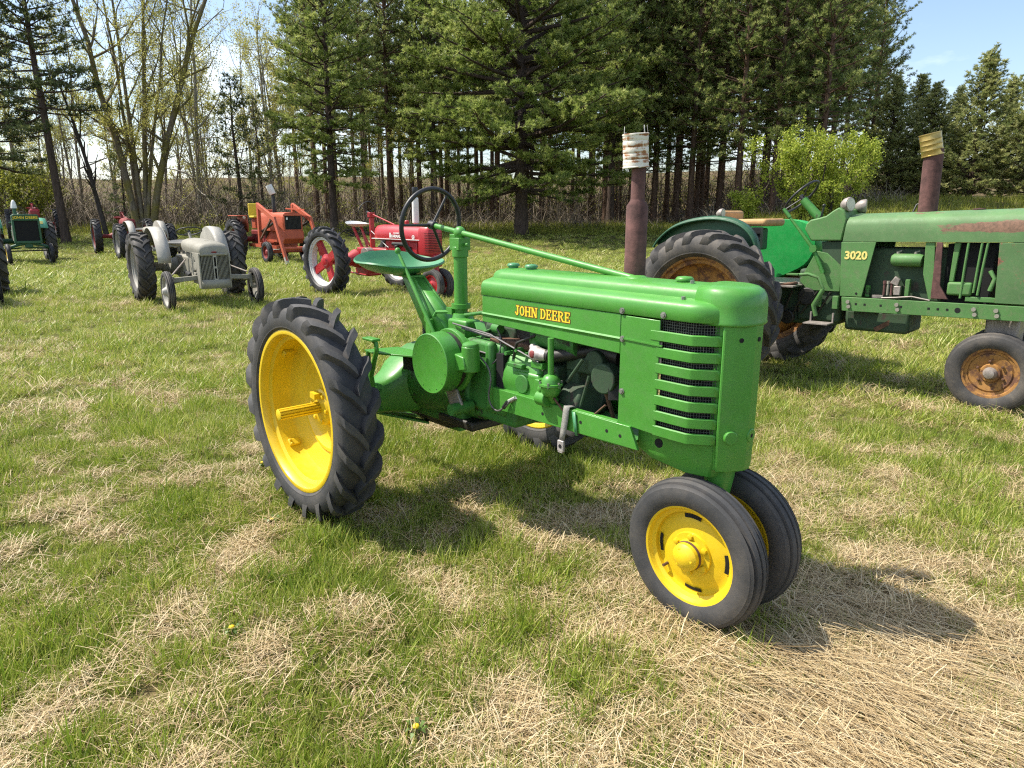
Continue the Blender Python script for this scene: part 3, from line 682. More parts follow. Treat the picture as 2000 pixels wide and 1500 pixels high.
def plant_trees():
    rs = np.random.RandomState(3)
    # two open-grown white pines in front of the wood
    a = pine(21, 16.0, 2.6, 3.3, .20, 'white'); tree('pine_tree', 'slender bushy white pine behind the red tractor with white pan seat', a, px_at(655, 37), 37, .4)
    b = pine(33, 18.5, 2.3, 6.6, .34, 'white'); tree('pine_tree', 'broad white pine with thick dark trunk and low sweeping boughs', b, px_at(1018, 36), 36, 1.1)
    c = pine(14, 17.5, 4.2, 3.8, .24, 'white'); tree('pine_tree', 'white pine rising between and behind the slender and the broad white pines', c, px_at(850, 47), 47, 2.0)
    tree('pine_tree', 'white pine whose boughs overlap the dense stand of red pines', c, px_at(1190, 43), 43, 4.1, 1.0)
    # the dense plantation of red pines
    R = [pine(50 + i, 17.5 + i, 6.2 + .5 * i, 3.3, .17, 'red') for i in range(3)]
    R2 = [pine(60 + i, 17.5 + i, 3.4, 3.6, .17, 'red') for i in range(2)]
    spots = []
    for row, (Y, p0, p1, st) in enumerate(((41, 1270, 1600, 80), (45, 1180, 1640, 62), (50, 640, 1660, 62), (56, 640, 1680, 58), (63, 620, 1690, 56), (72, 600, 1700, 52))):
        p = p0
        while p < p1:
            yy = Y + 1.6 * rs.randn(); spots.append((px_at(p + 9 * rs.randn(), yy), yy, row)); p += st * (.8 + .4 * rs.rand())
    for i, (x, y, row) in enumerate(spots):
        ms = R2[i % 2] if (row <= 1 or x > 19 * y / 41) and x > 0 else R[i % 3]
        tree('red_pine', 'tall dark red pine in the dense stand of bare straight trunks', ms, x, y, rs.rand() * 6.28, .92 + .2 * rs.rand(), 'red pines in the dense stand')
    # sunlit younger pines on the bank
    S = [pine(80 + i, 10.5, .5, 2.9, .17, 'sunny') for i in range(2)]
    yl = {1792: 'sunlit young pine just beyond the edge of the dense red pine stand', 1880: 'tall sunlit young pine rising behind the worn tractor hood', 1940: 'sunlit young pine set back between two taller ones on the bank', 1998: 'broadest and tallest of the sunlit young pines on the bank'}
    for i, (p, Y, s) in enumerate(((1792, 50, .66), (1880, 48, .80), (1998, 46, .88), (1940, 56, .78), (1838, 58, .74), (2085, 48, .9), (1765, 55, .78), (1720, 51, .72), (2020, 60, .85))):
        tree('young_pine', yl.get(p, 'sunlit yellowish green young pine half hidden behind others on the bank'), S[i % 2], px_at(p, Y), Y, i * 1.3, (s * 1.4, s * 1.4, s * 1.08), 'young pines on the bank')
    # small spring-green trees
    g = deciduous(5, [(dx, dy, 3.3 - .22 * abs(dx - .2) + .1 * dy, .045, dx * .10, dy * .1) for dx, dy in ((-2.3, .2), (-1.5, -.5), (-.8, .6), (-.2, -.4), (.5, .3), (1.1, -.5), (1.8, .5), (2.4, 0), (.9, 1.0), (-1.2, 1.0))], 'spring_leaf', .075, 30000, 'dead_wood', 4, .7, leaf_w=.7)
    tree('leafy_tree', 'round bright yellow-green leafy tree in front of the dark pines', g, px_at(1590, 33), 33, .3, (1.1, 1.1, 1.22))
    g2 = deciduous(6, [(dx, dy, 1.9, .03, 0, 0) for dx, dy in ((-.5, .2), (.1, -.3), (.6, .2))], 'spring_leaf', .09, 3200, 'dead_wood', 4, .7, leaf_w=.7)
    tree('leafy_bush', 'small bright yellow-green bush beside the round leafy tree', g2, px_at(1452, 33.5), 33.5, 0, (1.0, 1.0, 1.0), cat='bush')
    # left side: sparse pines and bare trees
    f = pine(91, 15, 4.0, 3.0, .22, 'sparse'); tree('pine_tree', 'dark thin-crowned pine beside the green tractor with black radiator', f, px_at(-2, 33), 33, .2)
    f2 = pine(92, 15.5, 5.0, 2.6, .17, 'sparse', (-.03, 0)); tree('pine_tree', 'thin leaning pine with sparse dark needle tufts', f2, px_at(132, 32.5), 32.5, 0)
    f3 = pine(93, 6.0, 1.0, 1.3, .08, 'sparse'); 
    for i, (p, Y, s, nm) in enumerate(((250, 37, .75, 'small dark pine beside the stems of the mossy tree'), (478, 40, 1.3, 'slim dark pine standing among the bare saplings'), (520, 43, 1.2, 'slim dark pine next to the slender white pine'))):
        tree('pine_tree', nm, f3, px_at(p, Y), Y, i * 2., s)
    q = deciduous(12, [(-2.3, 0, 13.5, .20, -.25, 0), (-.5, .4, 13, .13, -.05, .1), (1.3, .3, 13.5, .15, .1, .1), (2.4, -.2, 11, .11, .15, 0), (4.7, .3, 13.5, .19, .35, 0), (3.4, .9, 12, .12, .3, .3), (-.9, .9, 12, .12, -.3, .3)], 'bud_leaf', .085, 30000, 'mossy_bark', 5, .5)
    tree('mossy_tree', 'many-stemmed bare tree with yellow mossy bark and fine pale buds', q, px_at(285, 36), 36, 0)
    q2 = deciduous(15, [(.8, 0, 12, .14, 0, 0), (-.6, .3, 11, .10, 0, 0)], 'bud_leaf', .08, 8000, 'pale_bark', 5, .5)
    tree('bare_tree', 'pale-barked bare tree standing behind the mossy many-stemmed tree', q2, px_at(395, 40), 40, 0); 
    tree('bare_tree', 'pale bare tree rising between the saplings and the slender white pine', q2, px_at(540, 46), 46, 2.2, .95)
    bd = [deciduous(40 + i, [(.7 * rs.randn(), .5 * rs.randn(), 8.5 + i, .09, 0, 0), (.9 * rs.randn(), .5 * rs.randn(), 7.5 + i, .07, .2, 0)], 'bud_leaf', .11, 6500, 'grey_twig', 5, .55) for i in range(3)]
    for i, (p, Y) in enumerate(((40, 44), (95, 50), (170, 43), (235, 52), (330, 47), (365, 55), (420, 49), (455, 58), (505, 52), (560, 47), (600, 58), (10, 58), (135, 60), (290, 62), (745, 60), (800, 52))):
        tree('budding_tree', 'grey budding tree in the open wood behind the parked tractors', bd[i % 3], px_at(p, Y), Y, i * 1.7, .85 + .3 * rs.rand(), 'budding trees in the open wood')
    d = deciduous(17, [(-1.4, .2, 7.0, .13, 0, 0)], 'bud_leaf', .05, 60, 'dead_wood', 3, .6); tree('dead_tree', 'leaning dark dead tree with broken bare limbs', d, px_at(212, 34.5), 34.5, 0)
    sp = [deciduous(70 + i, [(.25 * rs.randn(), .2, 5.5, .03, 0, 0)], 'bud_leaf', .06, 160, 'grey_twig', 3, .5) for i in range(3)]
    for i in range(34):
        p = 355 + 220 * rs.rand() if i < 22 else 20 + 330 * rs.rand(); Y = 37 + 9 * rs.rand()
        tree('sapling', 'thin bare grey sapling in the thicket behind the parked tractors', sp[i % 3], px_at(p, Y), Y, rs.rand() * 6, .6 + .6 * rs.rand(), 'bare saplings')
    for i in range(26):
        p = 690 + 560 * rs.rand(); Y = 39.5 + 7 * rs.rand()
        tree('sapling', 'thin bare grey sapling at the shaded edge of the pine stand', sp[i % 3], px_at(p, Y), Y, rs.rand() * 6, .5 + .5 * rs.rand(), 'saplings by the pine stand')
    for i, (p, Y, s, l) in enumerate(((60, 37, 1.25, 'olive leafy bush behind the green tractor with black radiator'), (20, 40, 1.4, 'tall olive bush under the dark thin-crowned pine'), (120, 41, 1.1, 'low olive bush behind the thin leaning pine'))):
        tree('bush', l, deciduous(30 + i, [(dx, .3, 2.2, .03, 0, 0) for dx in (-.9, -.3, .3, 1.0)], 'brush_leaf', .10, 3600, 'grey_twig', 4, .7, leaf_w=.7), px_at(p, Y), Y, i, s, cat='bush')
plant_trees()

# tangled undergrowth at the foot of the wood: arching twigs in one mass
def undergrowth():
    rs = np.random.RandomState(8); P = []
    n = 12000
    px = -60 + 1840 * rs.rand(n); Y = 38 + 12 * rs.rand(n) ** 1.3; left = px < 600
    x = (px - 1000) / FPX * (Y * math.cos(PITCH) + .37); Y = np.where(x > 8, Y + 1, Y)
    h = np.where(left, .5 + 2.4 * rs.rand(n) ** 1.4, .15 + .9 * rs.rand(n) ** 2.5)
    h = h * np.clip(2.8 * fbm(x * .35 + 3, Y * .35) - .6, .15, 1.4)
    a = rs.rand(n) * 6.28; ln = h * (.3 + 1.5 * rs.rand(n)); w = .008 + .012 * rs.rand(n)
    z = gz(x, Y); k = 4; q = np.linspace(0, 1, k)
    cx = x[:, None] + np.cos(a)[:, None] * ln[:, None] * q ** 1.5 + .05 * rs.randn(n, k); cy = Y[:, None] + np.sin(a)[:, None] * ln[:, None] * q ** 1.5 + .05 * rs.randn(n, k); cz = z[:, None] + h[:, None] * (q - .25 * q ** 3) * 1.3 + .04 * rs.randn(n, k) - .05
    hw = w[:, None] * (1 - .75 * q)
    L = np.stack([cx - hw, cy, cz], -1); Rr = np.stack([cx + hw, cy, cz], -1); V = np.stack([L, Rr], 2).reshape(-1, 3)
    base = (np.arange(n) * 2 * k)[:, None]; i = (np.arange(k - 1) * 2)[None]
    F = np.stack([base + i, base + i + 1, base + i + 3, base + i + 2], -1).reshape(-1, 4)
    o = obj_from('undergrowth', fast_mesh('undergrowth', V, F, 'twig', np.repeat(rs.rand(n), 2 * k))); tag(o, 'tangle of bare brown twigs along the foot of the wood', 'undergrowth', None, 'stuff')
    n = 11000; px = -150 + 1930 * rs.rand(n); Y = 52 + 34 * rs.rand(n); x = (px - 1000) / FPX * (Y * math.cos(PITCH) + .37)
    h = (1.2 + 3.6 * rs.rand(n) ** 1.5) * np.where(px < 600, .85, 1.0) * np.clip(2.6 * fbm(x * .28, Y * .2) - .55, .12, 1.5); a = rs.rand(n) * 6.28; ln = h * (.2 + 1.1 * rs.rand(n)); w = .012 + .022 * rs.rand(n); z = gz(x, Y)
    cx = x[:, None] + np.cos(a)[:, None] * ln[:, None] * q ** 1.5 + .1 * rs.randn(n, k); cy = Y[:, None] + np.sin(a)[:, None] * ln[:, None] * q ** 1.5 + .1 * rs.randn(n, k); cz = z[:, None] + h[:, None] * (q - .2 * q ** 3) * 1.2 - .05
    hw = w[:, None] * (1 - .75 * q); V = np.stack([np.stack([cx - hw, cy, cz], -1), np.stack([cx + hw, cy, cz], -1)], 2).reshape(-1, 3)
    base = (np.arange(n) * 2 * k)[:, None]; F = np.stack([base + i, base + i + 1, base + i + 3, base + i + 2], -1).reshape(-1, 4)
    o = obj_from('thicket', fast_mesh('thicket', V, F, 'twig', np.repeat(rs.rand(n), 2 * k))); tag(o, 'brown leafless thicket deeper inside the wood', 'thicket', None, 'stuff')
    m_ = 30000; j = rs.randint(0, n, m_); P_ = np.stack([cx[j, 2], cy[j, 2], cz[j, 2]], 1) + .25 * rs.randn(m_, 3); d_ = unit(rs.randn(m_, 3)); u_ = unit(np.cross(d_, rs.randn(m_, 3))); sz = .12 * (.6 + .8 * rs.rand(m_))[:, None]
    V = np.stack([P_ - u_ * sz * .35, P_ + d_ * sz * .5, P_ + u_ * sz * .35, P_ - d_ * sz * .5], 1).reshape(-1, 3)
    o = obj_from('thicket_leaves', fast_mesh('thicket_leaves', V, np.arange(m_ * 4).reshape(-1, 4), 'brush_leaf', np.repeat(rs.rand(m_), 4))); tag(o, 'first olive leaves on the thicket inside the wood', 'leaves', None, 'stuff')
    # rough taller grass at the foot of the trees
    n = 26000; px = -60 + 2120 * rs.rand(n); Y = 35.5 + 6 * rs.rand(n); x = (px - 1000) / FPX * (Y * math.cos(PITCH) + .37); z = gz(x, Y)
    h = .12 + .28 * rs.rand(n) ** 2 + .1 * fbm(x * .5, Y * .5); a = rs.rand(n) * 6.28; w = .012 + .01 * rs.rand(n); t = rs.rand(n) * 6.28
    sx, sy = np.cos(t) * w, np.sin(t) * w
    V = np.stack([np.stack([x - sx, Y - sy, z - .02], -1), np.stack([x + sx, Y + sy, z - .02], -1), np.stack([x + np.cos(a) * h * .4, Y + np.sin(a) * h * .4, z + h], -1)], 1).reshape(-1, 3)
    o = obj_from('rough_grass', fast_mesh('rough_grass', V, np.arange(n * 3).reshape(-1, 3), 'brush_leaf', np.repeat(rs.rand(n), 3))); tag(o, 'rough taller grass along the edge of the wood', 'grass', None, 'stuff')
undergrowth()
# heap of cut branches behind the red tractor
T = thing('brush_pile', 'heap of dark cut branches in front of the wood', 'branches', (px_at(735, 35.5), 35.5, float(gz(px_at(735, 35.5), 35.5))))
rs = np.random.RandomState(4); ls = []
for i in range(90):
    p = np.array([1.3 * rs.randn(), .5 * rs.randn(), 0.0]); a = rs.rand() * 6.28; L = .8 + 1.6 * rs.rand(); q = np.linspace(0, 1, 5); e = .2 + .5 * rs.rand()
    ls.append((p + np.stack([np.cos(a) * L * q + .05 * rs.randn(5), .5 * np.sin(a) * L * q, L * e * q - .3 * e * L * q ** 2 + .05 * rs.randn(5)], 1), (.012 + .03 * rs.rand() ** 2) * (1 - .7 * q)))
obj_from('branches', tubes(ls, 'branches', 'dead_wood', 5), T)['kind'] = 'stuff'
# ------------------------------------------------------------------ the green and yellow row-crop tractor in front
def star_shaft(y0, y1, ro, ri, n):
    poly = []
    for i in range(n):
        for j, r in ((-.3, ro), (.25, ro), (.35, ri), (.62, ri)):
            a = 2 * PI * (i + j) / n; poly.append((r * math.cos(a), r * math.sin(a)))
    return MB().prism(poly, 'xz', y0, y1)

def hero_rear_wheel(parent, loc, spin, outer=-1):
    w = part_empty('rear_wheel', parent, loc, (0, spin, 0 if outer < 0 else PI))
    obj_from('tire', HR_TIRE, w); rim = obj_from('rim', HR_RIM, w)
    return w
prof = [(-.070, .412), (-.078, .424), (-.087, .424), (-.090, .416), (-.088, .402), (-.074, .392), (-.046, .389), (-.034, .370), (.045, .366), (.066, .360), (.080, .330), (.090, .285),
        (.098, .262), (.088, .248), (.088, .232), (.100, .215), (.110, .170), (.110, .120), (.096, .108), (.092, .060), (.088, .0)]
rim_m = MB().lathe(prof, 72)
rim_m.lathe([(.055, .366), (.070, .384), (.084, .395), (.090, .416), (.087, .424), (.078, .424), (.070, .412)], 72)
rim_m.lathe([(.072, .366), (.10, .33), (.125, .16), (.13, .0)], 48)
HR_RIM = rim_m.mesh('rim', 'gloss_yellow', 32)
HR_TIRE = lug_tire(.582, .412, .205, n=20, lug_h=.040, lug_w=.043, sweep=.30, curve=.03)

# serif lettering made of strokes: every stroke is (kind, numbers) in a box 1 high
GLYPHS = {
 'J': (.62, [('r', .28, .18, .46, 1), ('r', .16, .88, .60, 1), ('a', .27, .24, .19, .24, .16, PI, 2 * PI), ('r', .02, .18, .18, .34)]),
 'O': (.72, [('a', .35, .5, .33, .5, .17, 0, 2 * PI)]),
 'H': (.84, [('r', .08, 0, .25, 1), ('r', .56, 0, .73, 1), ('r', .2, .44, .6, .57), ('r', 0, 0, .33, .11), ('r', .48, 0, .81, .11), ('r', 0, .89, .33, 1), ('r', .48, .89, .81, 1)]),
 'N': (.84, [('r', .08, 0, .21, 1), ('r', .60, 0, .73, 1), ('q', .06, 1, .27, 1, .74, 0, .55, 0), ('r', 0, 0, .30, .11), ('r', .50, .89, .82, 1), ('r', 0, .89, .2, 1)]),
 'D': (.76, [('r', .08, 0, .25, 1), ('r', 0, 0, .36, .11), ('r', 0, .89, .36, 1), ('a', .33, .5, .37, .5, .17, -PI / 2, PI / 2)]),
 'E': (.72, [('r', .08, 0, .25, 1), ('r', 0, 0, .64, .11), ('r', 0, .89, .62, 1), ('r', .2, .45, .48, .56), ('r', .54, 0, .65, .30), ('r', .52, .72, .63, 1), ('r', .40, .36, .49, .65)]),
 'R': (.82, [('r', .08, 0, .25, 1), ('r', 0, 0, .34, .11), ('r', 0, .89, .36, 1), ('a', .34, .74, .32, .26, .16, -PI / 2, PI / 2), ('q', .30, .5, .48, .5, .78, 0, .58, 0), ('r', .56, 0, .84, .11)]),
 ' ': (.34, []),
}
def lettering(txt, x0, x1, z0, z1, y, e, mb):
    """strokes of txt on the plane y (facing -y), grown by e"""
    wid = sum(GLYPHS[c][0] for c in txt); sx = (x1 - x0) / wid; sz = z1 - z0; cx = x0; k = 0
    P = lambda u, v: (cx + u * sx, y - k * 2e-5, z0 + v * sz)
    for ch in txt:
        w, st = GLYPHS[ch]
        for s in st:
            k = (k + 1) % 9
            if s[0] == 'r':
                a, b, c, d = s[1:]; ex, ez = e / sx, e / sz
                mb.add([P(a - ex, b - ez), P(c + ex, b - ez), P(c + ex, d + ez), P(a - ex, d + ez)], [(0, 1, 2, 3)])
            elif s[0] == 'q':
                q = s[1:]; ex = e / sx * 1.3; ez = e / sz * .6
                mb.add([P(q[0] - ex, q[1] + ez), P(q[2] + ex, q[3] + ez), P(q[4] + ex, q[5] - ez), P(q[6] - ex, q[7] - ez)], [(0, 1, 2, 3)])
            else:
                ax, ay, rx, ry, t, a0, a1 = s[1:]; n = 14; V = []
                for i in range(n + 1):
                    a = a0 + (a1 - a0) * i / n
                    for q in (1, 0):
                        r1 = rx + e / sx if q else rx - t - e / sx; r2 = ry + e / sz if q else ry - t * .78 - e / sz
                        V.append(P(ax + r1 * math.cos(a), ay + r2 * math.sin(a)))
                mb.add(V, [(2 * i, 2 * i + 2, 2 * i + 3, 2 * i + 1) for i in range(n)])
        cx += w * sx
    return mb

def sweep_plan(plan, prof):
    """profile (inset, z) swept along an open plan path; left normal of the path points inwards"""
    n = len(plan); nor = []
    for i in range(n):
        a = Vector(plan[max(i - 1, 0)]); b = Vector(plan[min(i + 1, n - 1)]); t = (b - a).normalized(); nor.append(Vector((-t.y, t.x)))
    return [[(p[0] + nor[i].x * s, p[1] + nor[i].y * s, z) for s, z in prof] for i, p in enumerate(plan)]

def build_hero():
    T = thing('tractor', 'shiny green tractor with yellow wheels and a long steering rod above its hood', 'tractor', (-.5024, 4.0385, 0), -.8405)
    G, Y, K = 'gloss_green', 'gloss_yellow', 'black_hole'
    # ---- rear wheels
    w = hero_rear_wheel(T, (0, -.742, .580), .12)
    star_shaft(-.165, .085, .031, .024, 12).build('axle_shaft', Y, w, 25)
    hub = MB().lathe([(.10, .10), (.067, .098), (.057, .085), (.052, .05), (.052, 0)], 28); bolts(hub, (0, 0, 0), .067, .078, 6, .013, .018)
    hub.box((.0, .042, .07), (.05, .05, .03)); hub.build('hub', Y, w)
    cl = MB()
    for i in range(4):
        a = PI * .28 + i * PI / 2; R = Matrix.Rotation(-a, 3, 'Y')
        cl.box(R @ Vector((.358, .02, 0)), (.018, .06, .04), R)
        for dz in (-.02, .02): cl.box(R @ Vector((.347, .0, dz * .6)), (.012, .012, .012), R)
    cl.build('rim_clamps', Y, w, bevel=.004)['kind'] = 'stuff'
    MB().lathe([(-.166, .029), (-.169, .022), (-.1695, .0)], 16).build('shaft_end', 'gloss_yellow', w)
    w2 = hero_rear_wheel(T, (0, .925, .580), .3, 1)
    star_shaft(-.10, .30, .031, .024, 12).build('axle_shaft', 'gloss_green_dirty', w2, 25)
    # ---- front wheels
    ft = rib_tire(.299, .193, .122)
    fr = MB().lathe([(-.034, .188), (-.040, .203), (-.047, .205), (-.049, .199), (-.046, .190), (-.030, .182), (-.022, .168), (-.006, .166), (-.004, .152), (-.008, .140), (-.016, .10), (-.018, .07), (-.018, 0)], 56)
    fr.lathe([(-.006, .168), (.03, .18), (.046, .19), (.049, .199), (.047, .205), (.040, .203), (.034, .188)], 56)
    fr.lathe([(-.002, .166), (-.004, .07), (.0, .0)], 40)
    frm = fr.mesh('rim', Y, 30)
    for s in (-1, 1):
        fw = part_empty('front_wheel', T, (1.947, s * .120, .297), (s * -.035, .5 if s < 0 else 1.3, 0 if s < 0 else PI))
        obj_from('tire', ft, fw); obj_from('rim', frm, fw)
        h = MB().lathe([(-.016, .088), (-.026, .086), (-.028, .062), (-.038, .058), (-.066, .054), (-.072, .048), (-.084, .030), (-.088, .0)], 30)
        bolts(h, (0, 0, 0), -.026, .073, 6, .0115, .012); bolts(h, (0, 0, 0), -.070, .036, 3, .007, .01, .4)
        h.build('hub', Y, fw)
        MB().lathe([(-.0415, .0595), (-.052, .0575)], 30).build('rust_band', 'rust_brown', fw)
        for a in (.30, 1.87, 3.44, 5.01):
            MB().lathe([(-.0115, .143), (-.0080, .159)], 8, a0=a, a1=a + .50).build('slot', K, fw)
        vs = MB().tube([(.15 * math.cos(4.3), -.006, .15 * math.sin(4.3)), (.152 * math.cos(4.3), -.034, .152 * math.sin(4.3))], .006, 8)
        vs.build('valve_stem', 'rust_brown', fw)
    # ---- hood
    plan = [(.735, -.18), (1.2, -.181), (1.86, -.18), (1.90, -.178), (1.93, -.170), (1.955, -.155), (1.985, -.128), (2.005, -.108)]
    prof = [(.002, 1.193), (0, 1.196), (0, 1.236), (.004, 1.248), (.013, 1.258), (.03, 1.264), (.085, 1.276)]
    mb = MB().grid(sweep_plan(plan, prof)); mb.mirror_y()
    mb.add([(.735, y, z) for y, z in ((-.18, 1.196), (-.18, 1.236), (-.167, 1.258), (-.095, 1.276), (.095, 1.276), (.167, 1.258), (.18, 1.236), (.18, 1.196))], [tuple(range(8))])
    mb.build('hood', G, T, 40)
    top = [(-.118, 1.262), (-.116, 1.276), (-.111, 1.292), (-.098, 1.303), (-.07, 1.310), (0, 1.316), (.07, 1.310), (.098, 1.303), (.111, 1.292), (.116, 1.276), (.118, 1.262)]
    mb = MB().grid([[(x, y * k, z + dz) for y, z in top] for x, k, dz in ((.742, .97, -.008), (.75, 1, -.001), (.80, 1, 0), (1.3, 1, .002), (1.90, 1, .004))])
    mb.add([(.742, y * .97, z - .008) for y, z in top], [tuple(range(len(top)))])
    mb.build('hood_ridge', G, T, 40)
    # cap over the radiator, folding down the front
    cap_o = [(1.885, .128), (1.97, .128), (2.005, .121), (2.035, .104), (2.058, .076), (2.071, .040), (2.076, 0)]
    cap_o = [(x, -y) for x, y in cap_o] + [(x, y) for x, y in reversed(cap_o[:-1])]
    rows = [[(1.885 + (x - 1.885) * kx, y * ky, z) for x, y in cap_o] for z, kx, ky in ((1.184, 1.0, 1.0), (1.19, 1.012, 1.012), (1.196, 1.0, 1.0), (1.25, .998, 1.0), (1.272, .985, .992), (1.290, .955, .97), (1.304, .90, .93), (1.314, .81, .86), (1.320, .66, .74), (1.3225, .45, .55), (1.3235, .15, .25), (1.3236, .02, .05))]
    MB().grid(rows).build('radiator_cap_shell', G, T, 60, thick=.003)
    # tank sides under the seam
    side = [(.737, 1.193), (1.585, 1.190), (1.588, 1.033), (.737, 1.066)]
    for s in (-1, 1):
        mb = MB().prism(side, 'xz', s * .150, s * .1765)
        mb.build('tank_side', G, T, bevel=.003)
        cr = MB().add([(.737, s * .1764, 1.112), (1.588, s * .1764, 1.1), (.737, s * .1835, 1.106), (1.588, s * .1835, 1.094), (.737, s * .1764, 1.094), (1.588, s * .1764, 1.082)], [(0, 1, 3, 2), (2, 3, 5, 4)])
        cr.build('pressed_crease', G, T, 60)
        # side shell with the louvre openings
        pl = MB().prism([(1.590, 1.188), (1.775, 1.186), (1.775, .742), (1.590, .752)], 'xz', s * .172, s * .1785); pl.build('side_shell', G, T, bevel=.003)
        MB().prism([(1.590, 1.101), (1.590, 1.095), (1.79, 1.089), (1.79, 1.095)], 'xz', s * .177, s * .183).build('pressed_crease', G, T)
        lp = [(1.765, -.1785), (1.85, -.1795), (1.912, -.1785), (1.922, -.174), (1.985, -.128), (2.000, -.116)]
        def strip(z0, z1, nm, lip=.014, x_in=0):
            pp = [(max(p[0], 1.765 - x_in) if i else 1.765 - x_in, p[1]) for i, p in enumerate(lp)]
            pr = [(lip, z1 - .003), (.003, z1), (-.001, z1 - .003), (-.001, z0 + .002), (.003, z0), (lip, z0 + .004)]
            rws = sweep_plan(pp, pr)
            if s > 0: rws = [[(x, -y, z) for x, y, z in r] for r in rws]
            b = MB().grid(rws)
            b.add(rws[0], [tuple(range(len(pr)))])
            return b.build(nm, G, T, 45, thick=.003)
        nb = 7
        for i in range(6):
            zc = 1.1285 - i * .0615
            strip(zc - .0185, zc + .0185, 'louvre', x_in=.03 if i == 0 else 0)
        strip(.742, .8035 - .023, 'lower_shell')
        ln = sweep_plan([(p[0], p[1]) for p in lp], [(.045, .76), (.034, .76), (.034, 1.20), (.045, 1.2)])
        if s > 0: ln = [[(x, -y, z) for x, y, z in r] for r in ln]
        MB().grid(ln).build('dark_screen_liner', K, T)  # black liner added behind the screen to keep the openings dark
        # wire screen behind the openings
        ins = sweep_plan([(p[0], p[1]) for p in lp], [(.020, .78), (.020, 1.19)])
        wr = MB()
        pth = [r[0] for r in ins]; sg = 1 if s < 0 else -1
        L = [0]
        for a, b in zip(pth, pth[1:]): L.append(L[-1] + math.dist(a[:2], b[:2]))
        def at(d):
            for j in range(len(pth) - 1):
                if d <= L[j + 1] or j == len(pth) - 2:
                    t = (d - L[j]) / (L[j + 1] - L[j]); return (pth[j][0] + t * (pth[j + 1][0] - pth[j][0]), sg * (pth[j][1] + t * (pth[j + 1][1] - pth[j][1])))
        nv = 24
        for i in range(nv + 1):
            x, y = at(L[-1] * i / nv); wr.box((x, y, .985), (.0013, .0013, .41))
        z = .785
        while z < 1.19:
            for a, b in zip(pth, pth[1:]): wr.bar((a[0], sg * a[1], z), (b[0], sg * b[1], z), .0012, .0012)
            z += .0102
        sc = wr.build('wire_screen', 'screen_wire', T, 0); sc['kind'] = 'stuff'
    # radiator core behind the screen
    MB().box((1.83, 0, .98), (.11, .26, .42)).build('radiator_core', K, T)
    # ---- front column and pedestal
    cp = [(1.935, -.10), (1.996, -.108), (2.003, -.1195), (2.012, -.116), (2.036, -.094), (2.062, -.050), (2.076, -.022), (2.076, .022), (2.062, .050), (2.036, .094), (2.012, .116), (2.003, .1195), (1.996, .108), (1.935, .10)]
    rows = [[(1.99 + (x - 1.99) * k, y * k, z) for x, y in cp] for z, k in ((1.19, 1), (.80, .985), (.66, .95), (.637, .90))]
    mb = MB().grid(rows, True); mb.add(rows[-1], [tuple(range(len(cp)))]); mb.add(rows[0], [tuple(range(len(cp)))])
    col = mb.build('radiator_column', G, T, 14, bevel=.004)
    hl = MB()
    for z, r in ((1.135, .0085), (.775, .008)):
        for yy, xx in ((-.072, 2.0495), (0.0, 2.0775)):
            n = Vector((.86, -.5, 0)) if yy else Vector((1, 0, 0)); c = Vector((xx, yy, z))
            hl.tube([c - n * .004, c + n * .0012], r, 12)
    hl.build('bolt_holes', K, col)['kind'] = 'stuff'
    for a_, b_ in (((2.030, -.078, .775), (2.0495, -.0895, .775)), ((2.066, 0, .775), (2.0785, 0, .775))): MB().tube([a_, b_], .026, 16).build('lug', G, col, bevel=.003)
    mb = MB().grid([[(x, y, z) for x, y in ((1.66, -.135), (1.66, .135), (1.90, .135), (1.985, .105), (2.0, 0.08), (2.0, -.08), (1.985, -.105), (1.90, -.135))] for z in (.75, .66, .63)], True)
    mb.v[-8:] = [(1.72, -.115, .618), (1.72, .115, .618), (1.88, .115, .60), (1.97, .095, .60), (1.98, .07, .60), (1.98, -.07, .60), (1.97, -.095, .60), (1.88, -.115, .60)]
    mb.add(mb.v[-8:], [tuple(range(8))])
    ped = mb.build('front_bolster', G, T, 30, bevel=.006)
    MB().tube([(1.765, -.1345, .698), (1.765, -.1362, .698)], .019, 18).build('bolster_hole', K, ped)
    MB().lathe([(.64, .062), (.60, .060), (.54, .050), (.50, .044), (.42, .040), (.36, .038), (.34, .0)], 24, 'z', (1.955, 0, 0)).build('steering_spindle', G, T)
    kn = MB().box((1.95, 0, .335), (.07, .10, .09)); kn.tube([(1.947, -.12, .297), (1.947, .12, .297)], .026, 14); kn.build('axle_knuckle', 'gloss_green_dirty', T, bevel=.008)
    # ---- frame rails
    for s in (-1, 1):
        r = MB().prism([(.80, .757), (1.660, .752), (1.705, .664), (.80, .654)], 'xz', s * .176, s * .190)
        r.box((1.20, s * .166, .751), (.78, .03, .008)); r.box((1.20, s * .166, .659), (.78, .03, .008))
        rail = r.build('frame_rail', G, T, bevel=.002)
        h = MB()
        for x, z in ((1.17, .700), (1.40, .712), (1.545, .708), (1.615, .703)): h.tube([(x, s * .186, z), (x, s * .1908, z)], .0075, 12)
        h.build('rail_holes', K, rail)['kind'] = 'stuff'  # no bores: proud black discs imitate dark recesses
    MB().box((1.2, 0, .664), (.86, .33, .012)).build('belly_plate', 'gloss_green_dirty', T)
    # ---- engine
    e = MB().tube([(.86, .0, .80), (.98, 0, .80), (1.10, 0, .80)], [.165, .160, .150], 28); e.box((.98, -.02, .78), (.26, .27, .16)); eng = e.build('engine_block', G, T, bevel=.015)
    e = MB().box((1.155, 0, .80), (.09, .27, .22)); e.box((1.24, .02, .79), (.08, .20, .24)); e.tube([(1.22, -.06, .76), (1.34, -.06, .76)], .085, 20); e.build('cylinder_head', 'engine_grime', T, bevel=.012)
